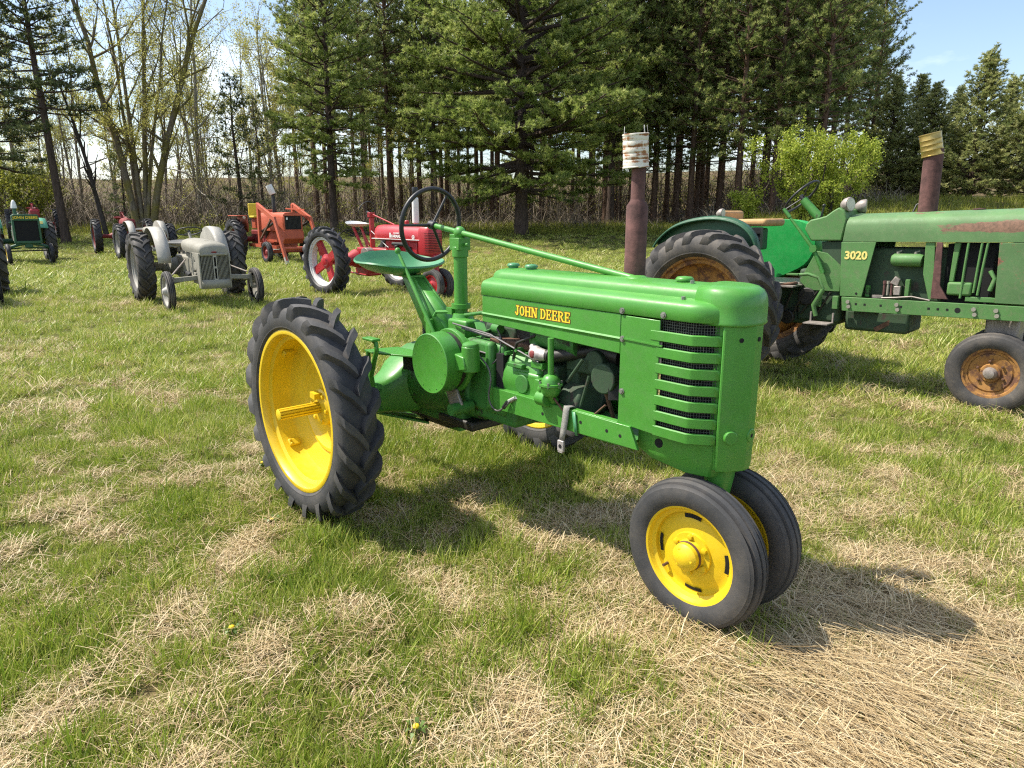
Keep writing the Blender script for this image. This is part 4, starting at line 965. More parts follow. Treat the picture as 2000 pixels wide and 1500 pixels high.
    MB().box((1.10, -.145, .905), (.075, .04, .03)).build('carburettor_flange', G, T, bevel=.004)
    al = MB().ball((1.085, -.150, .955), (.040, .034, .038), 16, 10); al.tube([(1.10, -.150, .955), (1.16, -.148, .957)], [.033, .022], 16); al.tube([(1.05, -.14, .985), (1.075, -.155, .96)], .016, 10); al.build('thermostat_housing', 'aluminium', T, 60)
    MB().ball((1.088, -.179, .957), (.018, .007, .018), 12, 6).build('red_smear', 'dull_red', T, 60)
    hs = MB().tube([(1.15, -.150, .957), (1.20, -.135, .960), (1.27, -.095, .975), (1.36, -.05, 1.0), (1.45, 0, 1.03)], .028, 14)
    for x in (1.165, 1.182): hs.tube([(x, -.146, .957), (x + .007, -.145, .957)], .034, 14)
    hs.build('water_hose', 'grease_and_shade', T, 60)  # hose coloured dark to stand for the hood's shade
    cb = MB().tube([(1.225, -.195, .872), (1.221, -.195, 1.05)], .0135, 14); cb.build('intake_pipe', G, T)
    cb = MB().lathe([(.892, .0), (.891, .016), (.884, .030), (.868, .040), (.853, .043), (.852, .052), (.843, .053), (.842, .045), (.815, .043), (.795, .032), (.785, .0)], 24, 'z', (1.225, -.195, 0))
    cb.tube([(1.225, -.195, .80), (1.225, -.17, .765)], .02, 10); cb.build('carburettor_bowl', G, T, 50)
    cb = MB().tube([(1.155, -.20, .775), (1.215, -.20, .778)], [.033, .036], 16); cb.box((1.13, -.165, .80), (.03, .05, .10)); cb.tube([(1.17, -.2, .81), (1.19, -.2, .83)], .022, 12); cb.build('governor_case', G, T, bevel=.004)
    cb = MB()
    for a in range(6): cb.tube([(1.225 + .048 * math.cos(a * 1.05), -.195 + .048 * math.sin(a * 1.05), .838), (1.225 + .048 * math.cos(a * 1.05), -.195 + .048 * math.sin(a * 1.05), .860)], .005, 6)
    cb.build('carburettor_screws', 'bolt_steel', T)['kind'] = 'stuff'
    ac = MB().tube([(.99, -.06, 1.03), (1.03, -.07, 1.03), (1.07, -.075, 1.03), (1.30, -.08, 1.02)], [.035, .055, .06, .06], 20); ac.tube([(1.03, -.09, 1.01), (1.05, -.10, .93)], [.04, .03], 14); ac.build('air_tube', 'gloss_green_dirty', T, 50)
    MB().box((1.33, .02, .98), (.50, .12, .10)).build('manifold', 'grease_and_shade', T, bevel=.02)
    MB().box((1.05, .06, 1.01), (.62, .20, .09)).build('dark_filler', 'grease_and_shade', T, bevel=.02)  # dark mass added to fill the view under the hood
    MB().box((.72, .04, 1.0), (.24, .18, .08)).build('dark_filler_rear', 'engine_grime', T, bevel=.02)  # second dark block added under the rear of the hood
    MB().tube([(1.38, -.06, 1.0), (1.50, -.06, .99)], .035, 14).build('fan_shaft', 'grease_and_shade', T)
    MB().tube([(1.40, -.09, .94), (1.46, -.03, .68)], .009, 8).build('drain_pipe', 'rust_brown', T)
    MB().box((.87, 0, .965), (.30, .24, .03)).build('crankcase_lid', 'rust_brown', T, bevel=.008)
    MB().box((.845, -.135, .80), (.05, .05, .24)).build('dark_gap_block', K, T)  # black block standing in for the shaded gap beside the crankcase
    for x, z in ((.89, .93), (.96, .955), (1.03, .945), (.90, .69), (1.05, .70)): MB().tube([(x, -.10, z), (x, -.165, z)], .010, 6).build('block_bolt', 'gloss_green_dirty', T, 30)
    MB().tube([(1.0, -.153, .80), (1.0, -.164, .80)], .045, 20).build('inspection_cover', 'gloss_green_dirty', T, bevel=.004)
    for x, z in ((1.125, .72), (1.125, .89), (1.185, .72), (1.185, .89)): MB().tube([(x, -.13, z), (x, -.150, z)], .009, 6).build('head_stud', 'bolt_steel', T, 30)
    MB().tube([(.93, -.15, .91), (.97, -.165, .99), (1.06, -.13, 1.035)], .007, 7).build('breather_pipe', 'grease_and_shade', T, 60)
    MB().tube([(.40, -.10, 1.01), (.75, -.14, 1.0), (1.12, -.17, .925)], .0045, 6).build('throttle_rod', 'wire_grey', T, 60)
    MB().tube([(1.235, -.20, .80), (1.30, -.19, .74), (1.42, -.17, .72), (1.50, -.15, .80)], .005, 6).build('fuel_line', 'rust_brown', T, 60)
    MB().box((.965, -.16, .885), (.10, .03, .02)).build('block_ledge', 'gloss_green_dirty', T, bevel=.004)
    MB().box((1.19, -.05, .70), (.14, .20, .05)).build('sump_flange', 'engine_grime', T, bevel=.006)
    MB().box((1.30, -.02, .93), (.16, .16, .07)).build('manifold_flange', 'engine_grime', T, bevel=.01)
    MB().tube([(1.40, -.12, .96), (1.40, -.05, .96)], .05, 18).build('water_pump', 'engine_grime', T, bevel=.006)
    MB().tube([(1.46, -.13, .90), (1.46, -.07, .90)], .065, 20).build('fan_pulley', 'engine_grime', T, bevel=.006)
    for k_ in range(3): MB().bar((1.48 + .01 * k_, -.10, .90 + .02 * k_), (1.52, -.02 - .05 * k_, 1.02 - .1 * k_), .05, .004).build('fan_blade', 'grease_and_shade', T)
    for p0_, p1_ in (((1.28, -.15, .86), (1.36, -.14, .97)), ((1.11, -.16, .70), (1.18, -.17, .80)), ((1.33, -.13, .72), (1.38, -.12, .90))): MB().tube([p0_, p1_], .008, 7).build('engine_rod', 'engine_grime', T)
    # crankcase and gearbox
    cc = MB().box((.70, 0, .78), (.30, .28, .36)); cc.box((.775, -.155, .80), (.05, .05, .34)); cc.box((.75, 0, .60), (.32, .24, .10), None, 1.0); cc.build('crankcase', 'gloss_green_dirty', T, bevel=.02)
    gb = MB().tube([(-.16, 0, .64), (-.12, 0, .64), (.1, 0, .66), (.35, 0, .68), (.60, 0, .68)], [.12, .19, .215, .20, .17], 24); gb.box((.20, 0, .54), (.62, .26, .16)); gb.build('gearbox', 'gloss_green_dirty', T, 50, bevel=.015)
    gp = MB().box((.15, 0, .452), (.50, .22, .035)); gp.box((.45, -.02, .49), (.3, .24, .05)); gp.tube([(.02, -.05, .43), (.3, -.05, .43)], .03, 10); gp.build('oil_pan', 'grease_and_shade', T, bevel=.012)
    # rear axle housings
    for s in (-1, 1):
        secs = []
        for y, hx, zt, zb in ((.14, .15, .80, .47), (.21, .125, .765, .475), (.26, .10, .715, .482), (.32, .082, .678, .492), (.42, .075, .664, .494), (.62, .072, .658, .498)):
            rw = []
            for i in range(16):
                a = 2 * PI * i / 16; ca, sa = math.cos(a), math.sin(a); pw = .45
                rw.append((hx * abs(ca) ** pw * (1 if ca > 0 else -1), s * y, (zt + zb) / 2 + (zt - zb) / 2 * abs(sa) ** pw * (1 if sa > 0 else -1)))
            secs.append(rw)
        mb = MB().grid(secs, True); mb.add(secs[-1], [tuple(range(16))]); ax = mb.build('axle_housing', G, T, 50)
        b = MB()
        for x, z in ((.04, .64), (.04, .52), (-.03, .64)): bolts(b, (x, s * .36, z), 0, 0, 1, .010, .01)
        for (x, y) in ((.077, .36), (.077, .44), (.077, .54)):
            for z in (.63, .53): b.tube([(x - .01, s * y, z), (x + .004, s * y, z)], .010, 6)
        b.build('housing_bolts', 'gloss_green_dirty', ax)['kind'] = 'stuff'
        MB().tube([(0, s * .60, .58), (0, s * .68, .58)], .055, 20).build('bearing_collar', 'gloss_green_dirty', T)
    # drawbar and its braces
    d = MB().bar((-.10, -.40, .50), (.10, -.06, .395), .05, .012); d.bar((-.14, -.36, .49), (-.05, -.05, .40), .05, .012); d.bar((-.42, 0, .39), (.35, 0, .40), .06, .022); d.bar((-.10, .40, .50), (.10, .06, .395), .05, .012)
    d.build('drawbar', G, T, bevel=.002)
    # ---- belt pulley with its brake drum
    pc = (.535, 0, .850)
    dr = MB().lathe([(-.350, .0), (-.350, .140), (-.352, .146), (-.349, .150), (-.262, .152), (-.258, .150), (-.258, .13)], 52, 'y', pc); dr.build('belt_pulley', G, T, 40)
    rv = MB()
    for i in range(14):
        a = 2 * PI * i / 14 + .2; rv.ball((pc[0] + .130 * math.cos(a), -.3505, pc[2] + .130 * math.sin(a)), (.003, .002, .003), 6, 4)
    rv.build('pulley_rivets', 'gloss_green_dirty', T)['kind'] = 'stuff'
    MB().lathe([(-.260, .143), (-.225, .143)], 44, 'y', pc).build('brake_lining', 'grease_and_shade', T)
    MB().lathe([(-.228, .120), (-.228, .158), (-.222, .162), (-.205, .162), (-.205, .12), (-.15, .12)], 44, 'y', pc).build('pulley_flange', G, T, 40)
    bk = MB().prism([(.66, .915), (.74, .905), (.755, .845), (.665, .825)], 'xz', -.30, -.205); bk.tube([(.735, -.25, .83), (.735, -.25, .955)], [.045, .043], 18); bk.ball((.735, -.25, .955), (.043, .043, .022), 18, 6); bk.build('oil_filter_housing', G, T, bevel=.006)
    MB().tube([(.62, -.16, .62), (.62, -.29, .62)], .03, 12).build('drain_boss', 'gloss_green_dirty', T)
    MB().prism([(.50, .72), (.60, .715), (.645, .64), (.60, .60), (.54, .63)], 'xz', -.24, -.225).build('clutch_fork_guard', 'lamp_body', T, bevel=.004)
    # ---- steering post, rod, wheel
    MB().lathe([(.90, .12), (.93, .105), (.98, .075), (1.02, .060), (1.05, .052), (1.06, .0)], 24, 'z', (.36, 0, 0)).build('steering_pedestal', G, T, 50)
    MB().box((.42, -.04, .985), (.16, .10, .09)).build('pedestal_box', G, T, bevel=.012)
    ps = MB().tube([(.345, 0, 1.03), (.345, 0, 1.43)], .036, 24); ps.tube([(.345, 0, 1.075), (.345, 0, 1.10)], .052, 24); ps.build('steering_post', G, T)
    ps = MB().box((.343, 0, 1.413), (.082, .078, .065)); ps.tube([(.345, 0, 1.345), (.345, 0, 1.40)], .043, 24); ps.box((.31, 0, 1.455), (.05, .05, .018)); ps.ball((.343, 0, 1.470), (.036, .03, .034), 16, 10); ps.tube([(.39, 0, 1.41), (.41, 0, 1.41)], .010, 8); ps.build('post_bracket', G, T, 40, bevel=.004)
    pb = MB().tube([(.30, -.04, 1.055), (.20, -.06, 1.045), (.19, -.07, 1.02)], .009, 8); pb.box((.30, -.035, 1.06), (.05, .03, .035)); pb.build('throttle_lever', G, T)
    A, B = Vector((.105, 0, 1.505)), Vector((1.52, 0, 1.309)); MB().tube([A, B], .0145, 16).build('steering_rod', G, T)
    MB().lathe([(1.300, .055), (1.316, .045), (1.324, .030), (1.326, .0)], 20, 'z', (1.52, 0, 0)).build('rod_boss', G, T, 60)
    axd = (B - A).normalized(); u = Vector((0, 1, 0)); v = axd.cross(u).normalized(); cst = A - axd * .005
    sw = part_empty('steering_wheel', T)
    ring = [cst - axd * .012 + (u * math.cos(t) + v * math.sin(t)) * .192 for t in np.linspace(0, 2 * PI, 64, endpoint=False)]
    MB().tube(ring, .0125, 12, closed=True).build('wheel_rim', 'black_iron', sw, 60)
    for t in (math.radians(60), math.radians(180), math.radians(300)):
        dr_ = u * math.cos(t) + v * math.sin(t)
        MB().tube([cst + dr_ * .02, cst - axd * .004 + dr_ * .1, cst - axd * .010 + dr_ * .186], [.009, .0075, .007], 8).build('spoke', 'black_iron', sw, 60)
    MB().tube([cst - axd * .022, cst + axd * .03], .024, 16).build('wheel_hub', 'black_iron', sw, 50, bevel=.005)
    # ---- pan seat on its spring arm
    rows = []
    for i, (rad, dz) in enumerate(((0.02, -.052), (.3, -.050), (.55, -.042), (.75, -.026), (.9, -.004), (.97, .012), (1.0, .018), (1.015, .012), (1.0, .006))):
        rw = []
        for k in range(40):
            a = 2 * PI * k / 40; ca, sa = math.cos(a), math.sin(a)
            ex = .205 * abs(ca) ** .8 * (1 if ca > 0 else -1); ey = .262 * abs(sa) ** .82 * (1 if sa > 0 else -1)
            back = max(0, -ca) ** 2; fr_ = max(0, ca) ** 3
            z = dz + (.055 * back * rad ** 3) - (.02 * fr_ * rad ** 2) + .008 * (abs(sa) * rad) ** 2
            rw.append((-.235 + ex * rad, ey * rad, 1.275 + z))
        rows.append(rw)
    MB().grid(rows, True).add(rows[0], [tuple(range(40))]).build('seat', 'seat_green', T, 60, thick=.005)
    for s in (-1, 1):
        MB().add([(-.16, s * .035, 1.215), (-.04, s * .035, 1.215), (.30, s * .055, .93), (.14, s * .055, .86)], [(0, 1, 2, 3)]).build('seat_arm', G, T, thick=.012)
    sa_ = MB().add([(-.05, -.035, 1.213), (-.05, .035, 1.213), (.30, .055, .93), (.30, -.055, .93)], [(0, 1, 2, 3)]); sa_.build('seat_arm_web', G, T, thick=.006)
    MB().box((-.15, 0, 1.218), (.20, .09, .012)).build('seat_bracket', G, T, bevel=.003)
    MB().tube([(.12, -.075, 1.0), (.12, -.052, 1.0)], .022, 14).build('arm_bolt', G, T, bevel=.003)
    sp = MB()
    sp.tube([(.06 + .028 * math.cos(t), -.02 + .028 * math.sin(t), .86 + t / 62 * .10) for t in np.linspace(0, 62, 150)], .006, 6); sp.build('seat_spring', 'black_iron', T, 60)
    MB().box((.155, -.075, .93), (.045, .025, .15)).build('lever_quadrant', G, T, bevel=.004)
    lv = MB().tube([(.215, -.085, .92), (.19, -.09, .965), (.04, -.092, 1.165), (-.085, -.092, 1.325), (-.105, -.092, 1.352)], [.014, .0125, .011, .009, .008], 10); lv.ball((-.112, -.092, 1.362), (.017, .017, .019), 14, 10); lv.build('clutch_lever', G, T, 60)
    # ---- brake pedal and platform beside the gearbox
    pf = MB().prism([(.0, -.40), (.10, -.41), (.34, -.30), (.30, -.20), (.05, -.22)], 'xy', .842, .852); pf.build('foot_platform', G, T, bevel=.002)
    MB().tube([(.03, -.395, .845), (.03, -.395, .70)], .012, 10).build('platform_post', 'gloss_green_dirty', T)
    MB().box((.22, -.24, .80), (.09, .06, .09)).build('platform_bracket', K, T)
    pd = MB().tube([(.13, -.42, .915), (.155, -.42, .91), (.16, -.42, .87), (.12, -.42, .79), (.075, -.41, .72), (.07, -.40, .66)], [.010, .012, .013, .014, .014, .014], 10); pd.build('brake_pedal_arm', G, T, 60)
    MB().box((.11, -.42, .925), (.105, .05, .014)).build('brake_pedal', G, T, bevel=.004)
    # ---- caps, studs, wiring
    for x, r in ((.775, .030), (.90, .031), (1.755, .034)):
        MB().lathe([(1.308, r * .8), (1.322, r * .82), (1.323, r), (1.329, r * 1.02), (1.336, r * .8), (1.339, 0)], 24, 'z', (x, -.01, 0)).build('filler_cap', 'seat_green' if x < 1 else G, T, 60)
    for x, y, z in ((1.595, -.181, 1.205), (1.79, -.182, 1.208), (1.600, -.1795, 1.095), (1.606, -.1795, .885)):
        b = MB(); b.tube([(x, y + .004, z), (x, y - .007, z)], .0085, 6); b.tube([(x, y + .001, z), (x, y - .002, z)], .0125, 14); b.build('bolt', 'bolt_steel', T, 30)
    for x, y, z in ((1.81, -.04, 1.318), (1.84, -.135, 1.268)): MB().tube([(x, y, z - .005), (x, y, z + .010)], .008, 6).build('bolt', 'bolt_steel', T, 30)
    for pts, r in (([(.45, -.12, .985), (.55, -.16, .96), (.70, -.19, .91), (.80, -.20, .86), (.83, -.205, .80), (.82, -.21, .72), (.835, -.205, .67), (.88, -.205, .655), (.94, -.21, .69), (.97, -.20, .725)], .0045),
                   ([(.46, -.12, .94), (.60, -.15, .915), (.75, -.14, .90)], .005), ([(.78, -.12, 1.03), (.82, -.13, .98), (.82, -.15, .90), (.79, -.17, .86)], .0035), ([(.48, -.10, .995), (.66, -.11, .985), (.80, -.11, .98)], .007)):
        cu = []
        P = [Vector(p) for p in pts]
        for i in range(len(P) - 1):
            p0, p1, p2, p3 = P[max(i - 1, 0)], P[i], P[i + 1], P[min(i + 2, len(P) - 1)]
            for t in np.linspace(0, 1, 7)[:-1]:
                cu.append(.5 * ((2 * p1) + (p2 - p0) * t + (2 * p0 - 5 * p1 + 4 * p2 - p3) * t * t + (3 * p1 - p0 - 3 * p2 + p3) * t ** 3))
        cu.append(P[-1]); MB().tube(cu, r, 7).build('wire', 'wire_grey', T, 60)
    pl = MB().tube([(.955, -.20, .715), (.985, -.185, .735)], .011, 10); pl.tube([(.985, -.185, .735), (1.01, -.165, .737)], .014, 6); pl.build('spark_plug', 'bolt_steel', T)
    MB().tube([(.925, -.208, .68), (.95, -.205, .712)], .010, 10).build('plug_boot', 'black_iron', T)
    br = MB().bar((.52, -.02, 1.02), (.62, -.08, .985), .05, .008); br.bar((.62, -.08, .985), (.70, -.03, 1.03), .04, .008); br.tube([(.40, -.02, 1.045), (.56, -.03, 1.075), (.735, -.04, 1.085)], .010, 8); br.tube([(.70, -.07, 1.02), (.76, -.08, 1.02)], .024, 12); br.build('tank_bracket', 'gloss_green_dirty', T, bevel=.002)
    # ---- name on the tank
    lettering('JOHN DEERE', .972, 1.318, 1.123, 1.167, -.1772, .0032, MB()).build('lettering_outline', 'decal_dark', T, 0)
    lettering('JOHN DEERE', .972, 1.318, 1.123, 1.167, -.1780, 0, MB()).build('lettering', 'decal_yellow', T, 0)
    # ---- exhaust
    mc = (1.445, .075)
    MB().lathe([(1.295, .0445), (1.60, .0445), (1.622, .030), (1.63, .0285), (1.78, .028)], 28, 'z', (mc[0], mc[1], 0)).build('exhaust_stack', 'rust_pipe', T, 40)
    MB().lathe([(1.296, .066), (1.306, .06), (1.306, .04)], 28, 'z', (mc[0], mc[1], 0)).build('stack_base_ring', K, T)  # flat black ring round the stack base
    return T
hero = build_hero()

def world_of(o, p):
    return Matrix.Translation(o.location) @ o.rotation_euler.to_matrix().to_4x4() @ Vector(p)
# tin can upside down over the exhaust
cp_ = world_of(hero, (1.430, .075, 1.752))
can = thing('tin_can', 'rusty white tin can turned over the top of a brown exhaust stack', 'can', cp_, 0)
can.scale = (.79, .79, .93); can.rotation_euler = (math.radians(1), math.radians(-4), .4)
pr = [(0, .0645), (.001, .068), (.005, .068), (.007, .0655)]
z = .012
for k in range(4):
    pr += [(.030 + k * .026, .0655), (.034 + k * .026, .0635), (.038 + k * .026, .0655)]
pr += [(.134, .0655), (.136, .068), (.141, .068), (.142, .0655), (.136, .062), (.136, 0)]
m, nt, b, out = new_mat('can_white')
n1 = noise(nt, 22, 7, .7); n2 = noise(nt, 60, 5, .7)
sx = nt.nodes.new('ShaderNodeSeparateXYZ'); tc = nt.nodes.new('ShaderNodeTexCoord'); nt.links.new(tc.outputs['Object'], sx.inputs[0])
wv = nt.nodes.new('ShaderNodeTexNoise'); mp = nt.nodes.new('ShaderNodeMapping'); mp.inputs['Scale'].default_value = (5, 5, 90); nt.links.new(tc.outputs['Object'], mp.inputs[0]); nt.links.new(mp.outputs[0], wv.inputs['Vector']); wv.inputs['Scale'].default_value = 1.0; wv.inputs['Detail'].default_value = 3
f = mix(nt, .5, n1, wv.outputs['Fac'])
c = ramp(nt, f, [(.40, (.74, .70, .62)), (.50, (.70, .64, .54)), (.545, (.36, .15, .05)), (.64, (.10, .045, .03))])
nt.links.new(c, b.inputs['Base Color']); b.inputs['Roughness'].default_value = .6; bump(nt, b, n2, .2, .004)
MB().lathe(pr, 36, 'z').build('can_body', 'can_white', can, 40, thick=.0012)
for a in (2.2, 4.9, 5.6):
    MB().add([(.062 * math.cos(a), .062 * math.sin(a), .138), (.062 * math.cos(a + .14), .062 * math.sin(a + .14), .138), (.058 * math.cos(a + .10), .058 * math.sin(a + .10), .175), (.058 * math.cos(a + .04), .058 * math.sin(a + .04), .172)], [(0, 1, 2, 3)]).build('tin_tab', 'white_paint', can, thick=.001)

# ratchet strap left hanging over the frame rail
sp_ = world_of(hero, (1.325, -.196, .70))
st = thing('strap', 'grey webbing strap with metal buckle hanging over the green frame rail', 'strap', sp_, hero.rotation_euler.z)
rows = []
for p, w in (((.0, .045, .052), .016), ((.0, .03, .064), .017), ((0, .0, .066), .017), ((0, -.004, .05), .017), ((-.004, -.007, .0), .017), ((-.010, -.010, -.05), .016), ((-.016, -.012, -.085), .014)):
    rows.append([(p[0] - w, p[1], p[2]), (p[0] + w, p[1] - .001, p[2])])
MB().grid(rows).build('webbing', 'strap_web', st, 60, thick=.004)
bk = MB().box((-.018, -.014, -.112), (.036, .012, .05)); bk.box((-.02, -.014, -.138), (.028, .010, .012)); bk.build('buckle', 'aluminium', st, bevel=.003)
MB().tube([(-.018, -.019, -.112), (-.018, -.022, -.112)], .009, 12).build('buckle_hole', 'black_hole', st)
MB().grid([[(.028, .002, .05), (.05, .0, .05)], [(.042, -.001, -.01), (.060, -.001, -.01)], [(.052, -.001, -.05), (.066, -.001, -.05)]]).build('loose_end', 'seat_green', st, 60, thick=.003)
# ------------------------------------------------------------------ the other tractors
def disc(prof, mat, nl=40): return MB().lathe(prof, nl).mesh('wheel_disc', mat, 35)
def wheel(parent, name, loc, spin, tire, pieces, flip=False):
    w = part_empty(name, parent, loc, (0, spin, PI if flip else 0))
    obj_from('tire', tire, w)
    for nm, me in pieces: obj_from(nm, me, w)
    return w
def profile_hood(mb, x_secs, prof):
    """prof: list of (y, z) over the top; x_secs: (x, scale_y, dz_top, zref)"""
    rows = []
    for x, k, dz, zr in x_secs:
        rows.append([(x, y * k, zr + (z - zr) * 1.0 + dz * max(0, (z - zr))) for y, z in prof])
    mb.grid(rows); mb.add(rows[0], [tuple(range(len(prof)))]); mb.add(rows[-1], [tuple(range(len(prof)))])
    return mb
def ring(c, axis, R, r, n=40, sides=8):
    ax = Vector(axis).normalized(); u = ax.cross(Vector((0, 1, 0)));
    if u.length < .1: u = ax.cross(Vector((1, 0, 0)))
    u.normalize(); v = ax.cross(u); c = Vector(c)
    return MB().tube([c + (u * math.cos(t) + v * math.sin(t)) * R for t in np.linspace(0, 2 * PI, n, endpoint=False)], r, sides, closed=True)
def steering_wheel(T, c, axis, R, r, mat, nsp=3, ph=.3):
    e = part_empty('steering_wheel', T); ring(c, axis, R, r).build('wheel_rim', mat, e, 60)
    ax = Vector(axis).normalized(); u = ax.cross(Vector((0, 1, 0))).normalized(); v = ax.cross(u); c = Vector(c)
    for i in range(nsp):
        a = ph + 2 * PI * i / nsp; MB().tube([c - ax * .02, c + (u * math.cos(a) + v * math.sin(a)) * R], r * .6, 6).build('spoke', mat, e, 60)
    MB().tube([c - ax * .05, c + ax * .012], r * 2, 10).build('wheel_hub', mat, e)
    return e
def pan_seat(T, c, mat, w=.24, d=.20, name='seat'):
    rows = []
    for rad, dz in ((.02, -.045), (.4, -.042), (.7, -.025), (.9, 0), (1, .02), (1.0, .008)):
        rows.append([(c[0] + d * rad * math.cos(a), c[1] + w * rad * math.sin(a), c[2] + dz + .05 * max(0, -math.cos(a)) * rad ** 3) for a in np.linspace(0, 2 * PI, 28, endpoint=False)])
    return MB().grid(rows, True).add(rows[0], [tuple(range(28))]).build(name, mat, T, 60, thick=.006)
def surface_text(T, txt, size, mat, loc, rot, bold=0.0, name='lettering'):
    return obj_from(name, text_mesh(txt, size, mat, bold), T, loc, rot)
def lamp(T, c, r, d, name='headlamp'):
    d = Vector(d).normalized(); c = Vector(c); e = part_empty(name, T)
    MB().tube([c - d * r * 1.1, c - d * r * .8, c - d * r * .3, c + d * r * .35, c + d * r * .5], [r * .25, r * .6, r * .95, r * 1.05, r * 1.0], 18).build('lamp_shell', 'lamp_body', e, 60)
    MB().tube([c + d * r * .45, c + d * r * .56], r * .88, 18).build('lamp_glass', 'lamp_glass', e)
    return e

# ---- worn green tractor alongside, with the number on its side panel
def build_3020():
    T = thing('tractor', 'worn faded green tractor with a yellow number on its side panel and rusty wheels', 'tractor', (2.4363, 7.5074, -.0987), -.767, None, -.0225)
    FG, FC, DG, K = 'faded_green', 'faded_green_clean', 'gloss_green_dirty', 'black_hole'
    rt = lug_tire(.758, .500, .375, n=21, lug_h=.042, lug_w=.062, sweep=.34, curve=.05, mat='tire_dusty')
    rr = rim_ring(.500, .33, 'rusty_yellow', depth=.06)
    rd = disc([(-.02, .45), (.02, .42), (.07, .36), (.09, .25), (.08, .16), (.05, .14), (.03, .08), (.02, 0)], 'rusty_yellow')
    for s in (-1, 1):
        w = wheel(T, 'rear_wheel', (0, s * .79, .752), .2 * s + .3, rt, [('rim', rr), ('wheel_disc', rd)], s > 0)
        b = MB(); bolts(b, (0, 0, 0), .06, .19, 8, .018, .03); b.tube([(0, -.08, 0), (0, .1, 0)], .045, 16); b.build('axle_hub', 'rust_brown', w)
    ft = rib_tire(.338, .204, .165, mat='tire_dusty', groove=.014); fr = rim_ring(.204, .15, 'rusty_yellow', depth=.04)
    fd = disc([(-.02, .175), (-.035, .15), (-.030, .12), (-.02, .08), (-.045, .07), (-.05, .0)], 'rusty_yellow', 36)
    for s in (-1, 1):
        w = wheel(T, 'front_wheel', (2.357, s * .235, .330), .4, ft, [('rim', fr), ('wheel_disc', fd)], s > 0)
        h = MB().lathe([(-.03, .055), (-.06, .05), (-.075, .042), (-.095, .036), (-.10, .02), (-.10, 0)], 20); h.build('hub_cap', 'lamp_body', w)
        b = MB(); bolts(b, (0, 0, 0), -.035, .10, 6, .011, .012); b.build('wheel_bolts', 'rust_brown', w)['kind'] = 'stuff'
    # hood
    prof = [(-.282, 1.388), (-.284, 1.46), (-.282, 1.53), (-.268, 1.570), (-.235, 1.598), (-.17, 1.615), (-.08, 1.628), (0, 1.632)]; prof += [(-y, z) for y, z in reversed(prof[:-1])]
    rows = [[(x + (z - 1.39) * sl, y, z + (x - 1.1) * .014 * (z - 1.38) / .25) for y, z in prof] for x, sl in ((1.10, .12), (1.6, .06), (2.2, 0), (2.78, 0))]
    MB().grid(rows).add(rows[0], [tuple(range(len(prof)))]).build('hood', 'worn_hood', T, 40)
    MB().box((2.79, 0, 1.15), (.05, .55, .52)).build('front_grille', DG, T, bevel=.02)
    for s in (-1, 1):
        MB().prism([(1.093, 1.383), (1.387, 1.384), (1.307, .897), (1.118, .895)], 'xz', s * .278, s * .290).build('side_panel', FC, T, bevel=.003)
        MB().prism([(2.304, 1.384), (2.76, 1.384), (2.76, .905), (2.322, .905)], 'xz', s * .268, s * .282).build('radiator_panel', FG, T, bevel=.003)
        r = MB().prism([(1.138, .890), (2.78, .892), (2.78, .775), (1.150, .763)], 'xz', s * .284, s * .304).build('frame_rail', FC, T, bevel=.004)
        for x in (1.20, 1.61, 2.19, 2.345):
            for z in (.848, .806): MB().tube([(x + (.01 if z < .82 else 0), s * .30, z), (x + (.01 if z < .82 else 0), s * .318, z)], .017, 10).build('rail_bolt', 'pale_grey', r, 40)
        for i, x in enumerate((1.27, 1.345, 1.48, 1.645, 1.86, 1.93, 2.0)): MB().box((x, s * .3042, .832), (.018, .003, .018)).build('rail_hole', K, r)
        MB().tube([(2.075, s * .30, .832), (2.075, s * .3055, .832)], .022, 14).build('rail_hole', K, r)
    surface_text(T, '3020', .098, 'decal_pale', (1.228, -.2925, 1.263), (PI / 2, 0, 0), .0035)
    MB().tube([(1.26, -.288, .925), (1.26, -.2915, .925)], .011, 12).build('panel_hole', K, T)
    # cowl with dash
    cw = [(.742, 1.498), (.755, 1.548), (.79, 1.585), (.87, 1.602), (.93, 1.618), (.985, 1.66), (1.041, 1.693), (1.085, 1.665), (1.117, 1.590), (1.085, 1.393), (.808, 1.392)]
    MB().prism(cw, 'xz', -.275, .275).build('dash_cowl', FC, T, 30, bevel=.012)
    MB().prism([(.90, 1.385), (1.09, 1.385), (1.09, 1.15), (.92, 1.20)], 'xz', -.24, .24).build('cowl_base', 'engine_grime', T)
    for s in (-1, 1): MB().prism([(.86, 1.30), (.96, 1.28), (1.10, 1.16), (1.10, .93), (.80, .93), (.72, 1.02)], 'xz', s * .235, s * .25).build('cowl_side', FC, T, bevel=.004)
    MB().tube([(.77, 0, 1.60), (.70, 0, 1.67), (.60, 0, 1.775)], [.045, .042, .040], 16).build('steering_column', DG, T, 50)
    steering_wheel(T, (.577, 0, 1.805), (-.72, 0, .70), .195, .012, 'black_iron', 3, .5)
    lv = MB().tube([(.95, -.29, 1.10), (.86, -.31, 1.31), (.66, -.31, 1.55), (.57, -.31, 1.655)], [.02, .018, .013, .012], 10); lv.tube([(.61, -.31, 1.61), (.545, -.31, 1.69)], .017, 10); lv.tube([(.855, -.315, 1.322), (.855, -.335, 1.322)], .035, 12); lv.build('clutch_lever', DG, T, 50)
    MB().tube([(.80, -.05, 1.60), (.82, -.05, 1.70)], .010, 8).ball((.82, -.05, 1.715), .016, 10, 6).build('throttle_lever', 'black_iron', T)
    lamp(T, (1.085, -.19, 1.715), .062, (.94, -.34, .05)); lamp(T, (1.12, .10, 1.70), .062, (1, .25, 0))
    lamp(T, (.0, -.50, 1.66), .045, (1, 0, 0), 'fender_lamp')
